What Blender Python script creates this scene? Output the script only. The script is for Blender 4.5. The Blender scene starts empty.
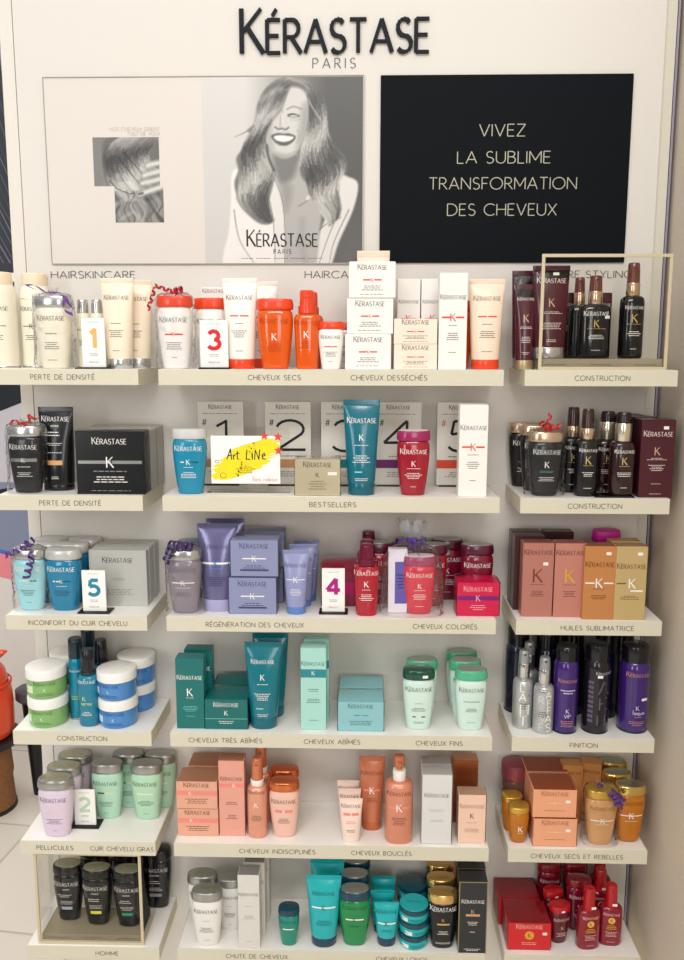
import bpy, math, random
import numpy as np
from mathutils import Matrix, Vector

PI = math.pi
SC = bpy.context.scene
COL = SC.collection
random.seed(7)

# ------------------------------------------------------------------ camera
pitch, yaw, roll = 0.1575, -0.0259, 0.0014
cp, sp, cy, sy, cr, sr = (math.cos(pitch), math.sin(pitch), math.cos(yaw), math.sin(yaw), math.cos(roll), math.sin(roll))
fwd = Vector((sy * cp, cy * cp, -sp))
rgt = Vector((cy, -sy, 0))
upv = rgt.cross(fwd)
R_ = rgt * cr + upv * sr
U_ = upv * cr - rgt * sr
cam = bpy.data.cameras.new('camera')
cam.sensor_fit = 'VERTICAL'
cam.sensor_height = 36
cam.sensor_width = 36
cam.lens = 833.8 / 960 * 36
cam.clip_start = 0.02
co = bpy.data.objects.new('camera', cam)
COL.objects.link(co)
M = Matrix((R_, U_, -fwd)).transposed().to_4x4()
M.translation = Vector((0.37044, -1.66455, 1.45883))
co.matrix_world = M
SC.camera = co

# ------------------------------------------------------------------ world, lights, exposure
W = bpy.data.worlds.new('shop_world')
SC.world = W
W.use_nodes = True
wn = W.node_tree
wt = wn.nodes.new('ShaderNodeTexCoord')
wx = wn.nodes.new('ShaderNodeSeparateXYZ')
wr = wn.nodes.new('ShaderNodeValToRGB')
wm = wn.nodes.new('ShaderNodeMapRange')
wm.inputs['From Min'].default_value = -1
wm.inputs['From Max'].default_value = 1
wn.links.new(wt.outputs['Generated'], wx.inputs[0])
wn.links.new(wx.outputs['Z'], wm.inputs['Value'])
wn.links.new(wm.outputs[0], wr.inputs[0])
e = wr.color_ramp.elements
e[0].position, e[0].color = 0.25, (.25, .255, .25, 1)
e[1].position, e[1].color = 0.90, (.83, .845, .83, 1)
k_ = e.new(0.52)
k_.color = (.17, .175, .17, 1)
wn.links.new(wr.outputs[0], wn.nodes['Background'].inputs[0])
wn.nodes['Background'].inputs[1].default_value = 1.15


def area(name, loc, target, sx, sy_, power, color):
    l = bpy.data.lights.new(name, 'AREA')
    l.shape = 'RECTANGLE'
    l.size, l.size_y = sx, sy_
    l.energy = power
    l.color = color
    o = bpy.data.objects.new(name, l)
    COL.objects.link(o)
    o.location = loc
    o.rotation_euler = (Vector(target) - Vector(loc)).to_track_quat('-Z', 'Y').to_euler()
    return o


area('ceiling_light_panel', (0.2, -2.6, 3.3), (0.3, 0.0, 0.7), 2.2, 0.5, 50, (1.0, 0.98, 0.955))
area('added_front_fill', (-1.7, -3.5, 1.75), (0.3, 0.0, 0.9), 0.7, 1.7, 22, (1.0, 0.985, 0.97))  # added front fill, no real window; tall shape streaks the bottles
area('added_front_fill', (0.75, -4.4, 1.75), (0.4, 0.0, 0.8), 0.8, 1.7, 22, (1.0, 0.98, 0.96))  # second added fill, brightens product fronts and the panel under the shelves
area('ceiling_light_panel', (-1.2, 0.5, 2.8), (-0.9, 0.6, 0.0), 0.8, 0.8, 14, (1.0, 0.97, 0.94))
vs = SC.view_settings
SC.display_settings.display_device = 'sRGB'
vs.view_transform = 'Standard'
vs.look = 'None'
vs.gamma = 1
vs.use_curve_mapping = False
vs.exposure = 0.0

# ------------------------------------------------------------------ materials


def lin(c):
    return c / 12.92 if c <= 0.04045 else ((c + 0.055) / 1.055) ** 2.4


def rgb(h):
    return tuple(lin(int(h[i:i + 2], 16) / 255) for i in (0, 2, 4))


MATS = {}


def mat(h, rough=0.35, metal=0.0, trans=0.0, coat=0.0, bump=0.0, bscale=60, emit=0.0, var=0.0, spec=0.5):
    key = (h, rough, metal, trans, coat, bump, bscale, emit, var, spec)
    if key in MATS:
        return MATS[key]
    m = bpy.data.materials.new('surface_' + h)
    m.use_nodes = True
    nt = m.node_tree
    b = nt.nodes['Principled BSDF']
    b.inputs['Base Color'].default_value = rgb(h) + (1,)
    b.inputs['Roughness'].default_value = rough
    b.inputs['Metallic'].default_value = metal
    b.inputs['Transmission Weight'].default_value = trans
    b.inputs['Coat Weight'].default_value = coat
    b.inputs['Coat Roughness'].default_value = 0.08
    b.inputs['IOR'].default_value = 1.42
    b.inputs['Specular IOR Level'].default_value = spec
    if emit:
        b.inputs['Emission Color'].default_value = rgb(h) + (1,)
        b.inputs['Emission Strength'].default_value = emit
    if bump or var:
        tc = nt.nodes.new('ShaderNodeTexCoord')
        n = nt.nodes.new('ShaderNodeTexNoise')
        n.inputs['Scale'].default_value = bscale
        n.inputs['Detail'].default_value = 4
        nt.links.new(tc.outputs['Object'], n.inputs['Vector'])
        if bump:
            bp = nt.nodes.new('ShaderNodeBump')
            bp.inputs['Strength'].default_value = bump
            bp.inputs['Distance'].default_value = 0.004
            nt.links.new(n.outputs['Fac'], bp.inputs['Height'])
            nt.links.new(bp.outputs['Normal'], b.inputs['Normal'])
        if var:
            mx = nt.nodes.new('ShaderNodeMix')
            mx.data_type = 'RGBA'
            c = rgb(h)
            mx.inputs['A'].default_value = tuple(x * (1 - var) for x in c) + (1,)
            mx.inputs['B'].default_value = tuple(min(1, x * (1 + var)) for x in c) + (1,)
            nt.links.new(n.outputs['Fac'], mx.inputs['Factor'])
            nt.links.new(mx.outputs['Result'], b.inputs['Base Color'])
    MATS[key] = m
    return m


def clear_mat(name, tint, gloss, rough, noise=0.0, scale=90, haze=0.0):
    """clear sheet: mostly see-through with a glossy reflection that grows at grazing angles"""
    m = bpy.data.materials.new(name)
    m.use_nodes = True
    nt = m.node_tree
    nt.nodes.remove(nt.nodes['Principled BSDF'])
    out = nt.nodes['Material Output']
    t = nt.nodes.new('ShaderNodeBsdfTransparent')
    t.inputs[0].default_value = tint + (1,)
    g = nt.nodes.new('ShaderNodeBsdfGlossy')
    g.inputs['Roughness'].default_value = rough
    g.inputs['Color'].default_value = (1, 1, 1, 1)
    lw = nt.nodes.new('ShaderNodeLayerWeight')
    lw.inputs['Blend'].default_value = gloss
    mix = nt.nodes.new('ShaderNodeMixShader')
    nt.links.new(lw.outputs['Fresnel'], mix.inputs[0])
    nt.links.new(t.outputs[0], mix.inputs[1])
    nt.links.new(g.outputs[0], mix.inputs[2])
    if haze:
        d = nt.nodes.new('ShaderNodeBsdfDiffuse')
        d.inputs['Color'].default_value = (.9, .9, .92, 1)
        m2 = nt.nodes.new('ShaderNodeMixShader')
        m2.inputs[0].default_value = haze
        nt.links.new(mix.outputs[0], m2.inputs[1])
        nt.links.new(d.outputs[0], m2.inputs[2])
        nt.links.new(m2.outputs[0], out.inputs[0])
    else:
        nt.links.new(mix.outputs[0], out.inputs[0])
    if noise:
        tc = nt.nodes.new('ShaderNodeTexCoord')
        n = nt.nodes.new('ShaderNodeTexNoise')
        n.inputs['Scale'].default_value = scale
        n.inputs['Detail'].default_value = 3
        n.inputs['Distortion'].default_value = 1.2
        bp = nt.nodes.new('ShaderNodeBump')
        bp.inputs['Strength'].default_value = noise
        bp.inputs['Distance'].default_value = 0.01
        nt.links.new(tc.outputs['Object'], n.inputs['Vector'])
        nt.links.new(n.outputs['Fac'], bp.inputs['Height'])
        nt.links.new(bp.outputs['Normal'], g.inputs['Normal'])
        nt.links.new(bp.outputs['Normal'], lw.inputs['Normal'])
    return m


CELLO = clear_mat('cellophane', (0.97, 0.97, 0.975), 0.085, 0.07, 0.9, 55, .012)
BAGF = clear_mat('bag_film', (0.97, 0.97, 0.975), 0.09, 0.10, 0.8, 50, .04)
FILM = clear_mat('shrink_film', (0.975, 0.975, 0.975), 0.045, 0.05, 0.12, 25)
ACRYL = clear_mat('clear_acrylic', (0.97, 0.965, 0.95), 0.05, 0.03)


def print_mat():
    m = bpy.data.materials.new('printed_picture')
    m.use_nodes = True
    nt = m.node_tree
    b = nt.nodes['Principled BSDF']
    b.inputs['Roughness'].default_value = 0.4
    a = nt.nodes.new('ShaderNodeAttribute')
    a.attribute_name = 'ink'
    nt.links.new(a.outputs['Color'], b.inputs['Base Color'])
    return m


INK = print_mat()

# ------------------------------------------------------------------ mesh helpers


class MB:
    def __init__(s):
        s.v, s.f, s.m = [], [], []

    def quad(s, p, mi=0):
        i = len(s.v)
        s.v += [tuple(q) for q in p]
        s.f.append(tuple(range(i, i + len(p))))
        s.m.append(mi)

    def loft(s, rings, c0=True, c1=True, mi=0, closed=True):
        i = len(s.v)
        n = len(rings[0])
        for r in rings:
            s.v += [tuple(q) for q in r]
        for k in range(len(rings) - 1):
            for j in range(n if closed else n - 1):
                a, b = i + k * n + j, i + k * n + (j + 1) % n
                s.f.append((a, b, b + n, a + n))
                s.m.append(mi)
        if c0:
            s.f.append(tuple(range(i + n - 1, i - 1, -1)))
            s.m.append(mi)
        if c1:
            j = i + (len(rings) - 1) * n
            s.f.append(tuple(range(j, j + n)))
            s.m.append(mi)
        return s

    def box(s, x0, x1, y0, y1, z0, z1, r=0.0, mi=0):
        if r <= 0:
            R = [[(x0, y0, z), (x1, y0, z), (x1, y1, z), (x0, y1, z)] for z in (z0, z1)]
            return s.loft(R, mi=mi)

        def ring(i, z):
            a, b, c, d = x0 + i, x1 - i, y0 + i, y1 - i
            k = r * .6
            return [(a + k, c, z), (b - k, c, z), (b, c + k, z), (b, d - k, z), (b - k, d, z), (a + k, d, z), (a, d - k, z), (a, c + k, z)]
        return s.loft([ring(r, z0), ring(0, z0 + r), ring(0, z1 - r), ring(r, z1)], mi=mi)

    def lathe(s, prof, n=28, ratio=1.0, ex=2.0, cx=0, cyy=0, mi=0, c0=True, c1=True):
        return s.loft([sring(a, a * ratio, z, n, ex, cx, cyy) for z, a in prof], c0, c1, mi)

    def tube(s, pts, r, n=6, mi=0, taper=None):
        pts = [Vector(p) for p in pts]
        rings = []
        for i, p in enumerate(pts):
            t = (pts[min(i + 1, len(pts) - 1)] - pts[max(i - 1, 0)]).normalized()
            a = t.cross(Vector((0, 0, 1)))
            if a.length < 1e-3:
                a = t.cross(Vector((0, 1, 0)))
            a.normalize()
            b = t.cross(a)
            rr = r if taper is None else r * (1 + (taper - 1) * i / (len(pts) - 1))
            rings.append([p + (a * math.cos(k * 2 * PI / n) + b * math.sin(k * 2 * PI / n)) * rr for k in range(n)])
        return s.loft(rings, mi=mi)

    def ribbon(s, pts, side, w, mi=0):
        """flat band of width w along pts, widened along the vectors in side"""
        for i in range(len(pts) - 1):
            a, b = Vector(pts[i]), Vector(pts[i + 1])
            sa, sb = Vector(side[i]) * w / 2, Vector(side[i + 1]) * w / 2
            s.quad((a - sa, a + sa, b + sb, b - sb), mi)

    def build(s, name, mats, parent=None, loc=None, smooth=40, rot=None):
        me = bpy.data.meshes.new(name)
        me.from_pydata(s.v, [], s.f)
        if not isinstance(mats, (list, tuple)):
            mats = [mats]
        for m in mats:
            me.materials.append(m)
        if len(mats) > 1:
            me.polygons.foreach_set('material_index', s.m)
        if smooth:
            me.polygons.foreach_set('use_smooth', [True] * len(s.f))
            me.set_sharp_from_angle(angle=math.radians(smooth))
        me.update()
        o = bpy.data.objects.new(name, me)
        COL.objects.link(o)
        if parent:
            o.parent = parent
        if loc is not None:
            o.location = loc
        if rot is not None:
            o.rotation_euler = rot
        return o


def sring(a, b, z, n=28, ex=2.0, cx=0, cyy=0):
    out = []
    for k in range(n):
        t = 2 * PI * (k + .5) / n
        c, s_ = math.cos(t), math.sin(t)
        out.append((cx + a * math.copysign(abs(c) ** (2 / ex), c), cyy + b * math.copysign(abs(s_) ** (2 / ex), s_), z))
    return out


def tag(o, label, cat, group=None, kind=None):
    if label:
        o['label'] = label
    if cat:
        o['category'] = cat
    if group:
        o['group'] = group
    if kind:
        o['kind'] = kind
    return o


def thing(name, label, cat, loc, group=None, rz=0):
    o = bpy.data.objects.new(name, None)
    o.empty_display_size = 0.02
    COL.objects.link(o)
    o.location = loc
    o.rotation_euler = (0, 0, rz)
    return tag(o, label, cat, group)


CUTS = (',', ' at ', ' in ', ' behind', ' left ', ' right ', ' beside', ' on ', ' whose', ' standing', ' inside', ' mostly', ' showing', ' directly', ' close', ' half', ' wedged', ' hidden', ' second', ' farthest', ' front ', ' rightmost', ' leftmost', ' between', ' rearmost', ' rising')


def family(o):
    """shared phrase for a set of matching products: what they are and which shelf holds them"""
    t = o['label']
    for c in CUTS:
        t = t.split(c)[0]
    r = ('top', 'second', 'third', 'fourth', 'fifth', 'lowest')[min(5, max(0, int((1.49 - o.location.z) / .2318)))]
    c = 'left' if o.location.x < -.02 else 'right' if o.location.x > .64 else 'middle'
    return 'set of %s items on the %s %s shelf' % (t, r, c)


def dup(root, loc, label, rz=None, group=None):
    r = root.copy()
    COL.objects.link(r)
    r.location = loc
    if rz is not None:
        r.rotation_euler = (0, 0, rz)
    r['label'] = label
    if group:
        r['group'] = group
    elif 'group' not in root:
        root['group'] = r['group'] = family(root)
    for ch in list(root.children):
        c = ch.copy()
        COL.objects.link(c)
        c.parent = r
        for g in list(ch.children):
            d = g.copy()
            COL.objects.link(d)
            d.parent = c
    return r


# ------------------------------------------------------------------ stroke lettering


def arc(cx, cz, rx, rz, a0, a1, n=9):
    return [(cx + rx * math.cos(math.radians(a0 + (a1 - a0) * i / n)), cz + rz * math.sin(math.radians(a0 + (a1 - a0) * i / n))) for i in range(n + 1)]


SS = arc(.28, .75, .24, .25, 35, 270, 9)[:-1] + arc(.28, .25, .27, .25, 90, -145, 9)
FONT = {
    'A': (.80, [[(0, 0), (.40, 1)], [(.40, 1), (.80, 0)], [(.14, .33), (.66, .33)]]),
    'B': (.56, [[(0, 0), (0, 1)], [(0, 1), (.26, 1)] + arc(.26, .77, .24, .23, 90, -90, 7) + [(0, .54)], [(.26, .54)] + arc(.28, .27, .28, .27, 90, -90, 7) + [(0, 0)]]),
    'C': (.82, [arc(.5, .5, .5, .5, 48, 312, 14)]),
    'D': (.78, [[(0, 0), (0, 1)], [(0, 1), (.28, 1)] + arc(.28, .5, .5, .5, 90, -90, 10) + [(0, 0)]]),
    'E': (.50, [[(0, 0), (0, 1)], [(0, 1), (.5, 1)], [(0, .52), (.44, .52)], [(0, 0), (.5, 0)]]),
    'F': (.48, [[(0, 0), (0, 1)], [(0, 1), (.5, 1)], [(0, .5), (.42, .5)]]),
    'G': (.88, [arc(.5, .5, .5, .5, 48, 340, 14) + [(.96, .45), (.58, .45)]]),
    'H': (.70, [[(0, 0), (0, 1)], [(.7, 0), (.7, 1)], [(0, .52), (.7, .52)]]),
    'I': (.02, [[(0, 0), (0, 1)]]),
    'K': (.60, [[(0, 0), (0, 1)], [(.56, 1), (.02, .46)], [(.16, .58), (.62, 0)]]),
    'L': (.46, [[(0, 1), (0, 0)], [(0, 0), (.46, 0)]]),
    'M': (.86, [[(0, 0), (0, 1)], [(0, 1), (.43, .25)], [(.43, .25), (.86, 1)], [(.86, 1), (.86, 0)]]),
    'N': (.74, [[(0, 0), (0, 1)], [(0, 1), (.74, 0)], [(.74, 0), (.74, 1)]]),
    'O': (1.0, [arc(.5, .5, .5, .5, 0, 360, 20)]),
    'P': (.54, [[(0, 0), (0, 1)], [(0, 1), (.26, 1)] + arc(.26, .74, .28, .26, 90, -90, 8) + [(0, .48)]]),
    'Q': (1.0, [arc(.5, .5, .5, .5, 0, 360, 20), [(.6, .25), (.95, -.05)]]),
    'R': (.60, [[(0, 0), (0, 1)], [(0, 1), (.26, 1)] + arc(.26, .74, .27, .26, 90, -90, 8) + [(0, .48)], [(.24, .48), (.62, 0)]]),
    'S': (.56, [SS]),
    'T': (.64, [[(.32, 0), (.32, 1)], [(0, 1), (.64, 1)]]),
    'U': (.68, [[(0, 1), (0, .34)] + arc(.34, .34, .34, .34, 180, 360, 10) + [(.68, 1)]]),
    'V': (.74, [[(0, 1), (.37, 0)], [(.37, 0), (.74, 1)]]),
    'X': (.66, [[(0, 0), (.66, 1)], [(0, 1), (.66, 0)]]),
    'Y': (.66, [[(0, 1), (.33, .45)], [(.66, 1), (.33, .45)], [(.33, .45), (.33, 0)]]),
    'Z': (.62, [[(0, 1), (.62, 1)], [(.62, 1), (0, 0)], [(0, 0), (.62, 0)]]),
    '1': (.34, [[(.04, .78), (.24, .95), (.24, 0)]]),
    '2': (.60, [arc(.3, .70, .28, .28, 165, -35, 10) + [(.02, .02)], [(.0, .04), (.62, .04)]]),
    '3': (.60, [arc(.29, .73, .24, .25, 160, -80, 10), arc(.29, .26, .29, .26, 85, -155, 11)]),
    '4': (.66, [[(.47, 0), (.47, .98)], [(.47, .98), (.0, .28)], [(.0, .28), (.68, .28)]]),
    '5': (.58, [[(.54, .97), (.12, .97)], [(.12, .97), (.07, .55)], [(.07, .55)] + arc(.27, .30, .30, .30, 120, -150, 11)]),
    '#': (.66, [[(.15, 0), (.3, 1)], [(.42, 0), (.57, 1)], [(0, .33), (.62, .33)], [(.06, .67), (.68, .67)]]),
    ' ': (.32, []),
    "'": (.02, [[(0, 1), (0, .8)]]),
}
for base_c, ch, acc in (('E', 'É', [(.2, 1.12), (.36, 1.32)]), ('E', 'È', [(.14, 1.32), (.3, 1.12)])):
    FONT[ch] = (FONT[base_c][0], FONT[base_c][1] + [acc])
FONT['Î'] = (.02, FONT['I'][1] + [[(-.14, 1.14), (0, 1.3), (.14, 1.14)]])


LOW = {
    'a': (.42, [arc(.21, .24, .21, .24, 0, 360, 10), [(.42, .48), (.42, 0)]]),
    'b': (.42, [[(0, 1), (0, 0)], arc(.21, .24, .21, .24, 0, 360, 10)]),
    'c': (.38, [arc(.21, .24, .21, .24, 50, 310, 8)]),
    'd': (.42, [[(.42, 1), (.42, 0)], arc(.21, .24, .21, .24, 0, 360, 10)]),
    'e': (.42, [[(.0, .25), (.42, .25)], arc(.21, .24, .21, .24, 0, 310, 9)]),
    'l': (.04, [[(0, 0), (0, 1)]]),
    'n': (.36, [[(0, 0), (0, .48)], arc(.18, .28, .18, .2, 180, 0, 7) + [(.36, 0)]]),
    'o': (.42, [arc(.21, .24, .21, .24, 0, 360, 10)]),
    'p': (.42, [[(0, .48), (0, -.3)], arc(.21, .24, .21, .24, 0, 360, 10)]),
    'q': (.42, [[(.42, .48), (.42, -.3)], arc(.21, .24, .21, .24, 0, 360, 10)]),
    'r': (.24, [[(0, 0), (0, .48)], arc(.2, .28, .2, .2, 180, 70, 5)]),
    's': (.32, [arc(.17, .36, .14, .12, 40, 270, 6)[:-1] + arc(.16, .12, .15, .12, 90, -140, 6)]),
    'u': (.36, [[(0, .48), (0, .2)] + arc(.18, .2, .18, .2, 180, 360, 7) + [(.36, .48)]]),
    'x': (.36, [[(0, 0), (.36, .48)], [(0, .48), (.36, 0)]]),
    'y': (.38, [[(0, .48), (.19, 0)], [(.38, .48), (.08, -.3)]]),
}
FONT.update(LOW)


def stroke_quads(pl, w, nib=None, ext=.35):
    out = []
    for i in range(len(pl) - 1):
        (x0, z0), (x1, z1) = pl[i], pl[i + 1]
        dx, dz = x1 - x0, z1 - z0
        L = math.hypot(dx, dz)
        if L < 1e-9:
            continue
        dx, dz = dx / L, dz / L
        ww = w
        if nib is not None:
            ww = w * (.42 + .62 * abs(math.sin(math.atan2(dz, dx) - nib)))
        e0 = ww * ext if i > 0 else 0
        e1 = ww * ext if i < len(pl) - 2 else 0
        e0, e1 = min(e0, L * .3), min(e1, L * .3)
        nx, nz = -dz * ww / 2, dx * ww / 2
        a = (x0 - dx * e0, z0 - dz * e0)
        b = (x1 + dx * e1, z1 + dz * e1)
        out.append([(a[0] - nx, a[1] - nz), (b[0] - nx, b[1] - nz), (b[0] + nx, b[1] + nz), (a[0] + nx, a[1] + nz)])
    return out


def text_quads(txt, weight=.1, track=.22, xs=1.0, nib=None, tall_first=1.0):
    """quads of a line of capitals, cap height 1, starting at x = 0; returns (quads, width)"""
    x, out = 0.0, []
    for i, ch in enumerate(txt):
        adv, st = FONT[ch]
        sc = tall_first if i == 0 else 1.0
        for pl in st:
            out += stroke_quads([(x + px * xs * sc, pz * sc) for px, pz in pl], weight * sc ** .5, nib)
        x += adv * xs * sc + track
    return out, x - track


BRAND_Q, BRAND_W = text_quads('KÉRASTASE', .145, .17, .95, math.radians(25), 1.34)
LABEL_Q, _w = text_quads('KÉRASTASE', .125, .17, .95, math.radians(25), 1.34)
# the tall first letter starts on the same base line as the rest


LAYER = [0]


def lift(fn):
    LAYER[0] = (LAYER[0] + 1) % 24
    o = LAYER[0] * 1.2e-5
    return lambda x, z: (lambda p: (p[0], p[1] - o, p[2]))(fn(x, z))


def put_text(mb, txt, fn, x, z, height, width=None, align='c', weight=.1, track=.22, xs=1.0, nib=None, mi=0, tall=1.0):
    q, w = text_quads(txt, weight, track, xs, nib, tall)
    sx = height if width is None else width / w
    off = {'c': -w / 2, 'l': 0, 'r': -w}[align]
    for qd in q:
        f2 = lift(fn)
        mb.quad([f2(x + (px + off) * sx, z + pz * height) for px, pz in qd], mi)


def put_brand(mb, fn, x, z, width, mi=0, small=True):
    s_ = width / BRAND_W
    for qd in LABEL_Q:
        f2 = lift(fn)
        mb.quad([f2(x + (px - BRAND_W / 2) * s_, z + pz * s_ * 1.05) for px, pz in qd], mi)
    if small and width > .085:
        put_text(mb, 'PARIS', fn, x, z - s_ * .95, s_ * .45, weight=.16, track=.5, mi=mi)


def put_bar(mb, fn, x, z, w, h, mi=0, n=5):
    for i in range(n):
        a, b = x - w / 2 + w * i / n, x - w / 2 + w * (i + 1) / n
        mb.quad([fn(a, z - h / 2), fn(b, z - h / 2), fn(b, z + h / 2), fn(a, z + h / 2)], mi)


def put_lines(mb, fn, x, z, w, h, n, mi=0, rnd=None):
    """rows of fine print"""
    rnd = rnd or random
    for r in range(n):
        zz = z - h * r
        ww = w * rnd.uniform(.55, 1)
        a = -ww / 2
        while a < ww / 2:
            L = rnd.uniform(.06, .16) * w
            b = min(a + L, ww / 2)
            put_bar(mb, fn, x + (a + b) / 2, zz, b - a, h * .34, mi, 1)
            a = b + w * .028


def put_emblem(mb, fn, x, z, h, mi=0):
    for pl in FONT['K'][1]:
        for qd in stroke_quads(pl, .13, math.radians(25)):
            f2 = lift(fn)
            mb.quad([f2(x + (px - .3) * h, z + (pz - .5) * h) for px, pz in qd], mi)


def put_disc(mb, fn, x, z, r, mi=0, n=14):
    mb.quad([fn(x + r * math.cos(2 * PI * k / n), z + r * math.sin(2 * PI * k / n)) for k in range(n)], mi)


def flat(y):
    return lambda x, z: (x, y, z)


def prints(parent, fn, items, mats, name='printed_label', seed=1):
    """items: ('B',z,width,mi) brand  ('K',x,z,h,mi)  ('R',x,z,w,h,mi) bar  ('L',x,z,w,lineheight,n,mi)  ('T',text,x,z,h,mi)  ('O',x,z,r,mi)"""
    mb = MB()
    rnd = random.Random(seed)
    lay = 0
    for it in items:
        k = it[0]
        f2 = fn
        if k in 'KT' and lay:
            f2 = lambda x, z, o=lay: (lambda p: (p[0], p[1] - o, p[2]))(fn(x, z))
        if k == 'B':
            put_brand(mb, fn, it[4] if len(it) > 4 else 0, it[1], it[2] * (1.24 if it[2] < .044 else 1.0), it[3])
        elif k == 'K':
            put_emblem(mb, f2, it[1], it[2], it[3], it[4])
        elif k == 'R':
            put_bar(mb, fn, it[1], it[2], it[3], it[4], it[5])
            lay = .0003
        elif k == 'L':
            put_lines(mb, fn, it[1], it[2], it[3], it[4], it[5], it[6], rnd)
        elif k == 'T':
            put_text(mb, it[1], f2, it[2], it[3], it[4], mi=it[5], weight=it[6] if len(it) > 6 else .12)
        elif k == 'O':
            put_disc(mb, fn, it[1], it[2], it[3], it[4])
            lay = .0003
    return mb.build(name, mats, parent, smooth=0)


# ------------------------------------------------------------------ product builders
# every builder returns the root Empty, base at its origin, front facing -y


def interp(prof, z, k=1):
    for i in range(len(prof) - 1):
        if prof[i][0] <= z <= prof[i + 1][0] and prof[i + 1][0] > prof[i][0]:
            t = (z - prof[i][0]) / (prof[i + 1][0] - prof[i][0])
            return prof[i][k] * (1 - t) + prof[i + 1][k] * t
    return prof[-1][k]


def curved(prof, ratio, ex, off=.0004):
    def fn(x, z):
        a = interp(prof, z)
        u = min(abs(x) / a, .985)
        b = a * ratio if not callable(ratio) else ratio(z)
        return (x, -b * (1 - u ** ex) ** (1 / ex) - off, z)
    return fn


def bain(loc, w, h, body, cap, label, items=(), mats=(), name='shampoo_bottle', group=None, top=None, ratio=.62, rz=0, fill=None, sticker=None):
    t = thing(name, label, 'bottle', loc, group, rz)
    B = [(0, .30), (.008, .335), (.03, .355), (.18, .395), (.36, .435), (.54, .470), (.68, .485), (.76, .480), (.81, .460), (.835, .425), (.85, .40)]
    B = [(z * h, a * w) for z, a in B]
    mb = MB()
    mb.lathe(B, 32, ratio, 2.5)
    mb.build('bottle_body', body, t)
    if fill:
        pass
    C = [(.843, .40), (.846, .465), (.855, .488), (.885, .498), (.94, .490), (.985, .475), (.996, .462), (1.0, .440)]
    mb = MB()
    mb.lathe([(z * h, a * w) for z, a in C], 32, ratio, 2.4)
    c = mb.build('cap', cap, t)
    if top:
        mb = MB()
        mb.lathe([(1.0 * h, .43 * w), (1.004 * h, .425 * w), (1.006 * h, .40 * w)], 28, ratio, 2.4)
        mb.build('cap_disc', top, c)
    fn = curved(B, ratio, 2.5)
    if items:
        prints(t, fn, [scale_item(i, w, h) for i in items], list(mats), seed=len(label))
    if sticker:
        mb = MB()
        f3 = curved([(z * h, a * w) for z, a in C], ratio, 2.4, .0006)
        put_bar(mb, f3 if sticker[1] > .85 else fn, sticker[0] * w, sticker[1] * h, .16 * w, .045 * h, 0, 3)
        mb.build('price_sticker', mat('F4F1EC', .5), t, smooth=0)
    return t


def scale_item(i, w, h):
    k = i[0]
    if k == 'B':
        return (k, i[1] * h, i[2] * w, i[3]) + ((i[4] * w,) if len(i) > 4 else ())
    if k == 'K':
        return (k, i[1] * w, i[2] * h, i[3] * h, i[4])
    if k == 'R':
        return (k, i[1] * w, i[2] * h, i[3] * w, i[4] * h, i[5])
    if k == 'L':
        return (k, i[1] * w, i[2] * h, i[3] * w, i[4] * h, i[5], i[6])
    if k == 'T':
        return (k, i[1], i[2] * w, i[3] * h, i[4] * h, i[5]) + tuple(i[6:])
    if k == 'O':
        return (k, i[1] * w, i[2] * h, i[3] * w, i[4])


def tube(loc, w, h, d, body, cap, label, items=(), mats=(), name='conditioner_tube', group=None, capw=.38, caph=.11, rz=0, lean=0, sticker=None):
    t = thing(name, label, 'tube', loc, group, rz)
    if lean:
        t.rotation_euler = (lean, 0, rz)
    mb = MB()
    cw, ch = capw * w, caph * h
    mb.lathe([(0, cw * .94), (.002, cw), (ch - .002, cw * 1.0), (ch, cw * .97)], 28, d * .5 / cw, 2.2)
    mb.build('cap', cap, t)
    P = [(ch, capw * 1.0 * w, d * .49), (ch + .003, capw * 1.04 * w, d * .50), (.35 * h, (capw * .7 + .15) * w * 1.02, d * .47), (.6 * h, (capw * .4 + .30) * w, d * .37), (.82 * h, .48 * w, d * .19), (.93 * h, .495 * w, d * .06), (.945 * h, .5 * w, .0012), (1.0 * h, .5 * w, .0011)]
    rings = [sring(a, b, z, 28, 2.2) for z, a, b in P]
    mb = MB()
    mb.loft(rings)
    b_ = mb.build('tube_body', body, t)
    mb = MB()
    for zz in (.955, .97, .985):
        mb.box(-.497 * w, .497 * w, -.0017, .0017, zz * h - .0006, zz * h + .0006)
    mb.build('crimp_seal', body, b_)

    def fn(x, z):
        a, b = interp(P, z, 1), interp(P, z, 2)
        u = min(abs(x) / a, .985)
        return (x, -b * (1 - u ** 2.2) ** (1 / 2.2) - .0005, z)
    if items:
        prints(t, fn, [scale_item(i, w, h) for i in items], list(mats), seed=len(label))
    if sticker:
        mb = MB()
        put_bar(mb, fn, sticker[0] * w, sticker[1] * h, .16 * w, .03 * h, 0, 3)
        mb.build('price_sticker', mat('F4F1EC', .5), t, smooth=0)
    return t


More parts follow.
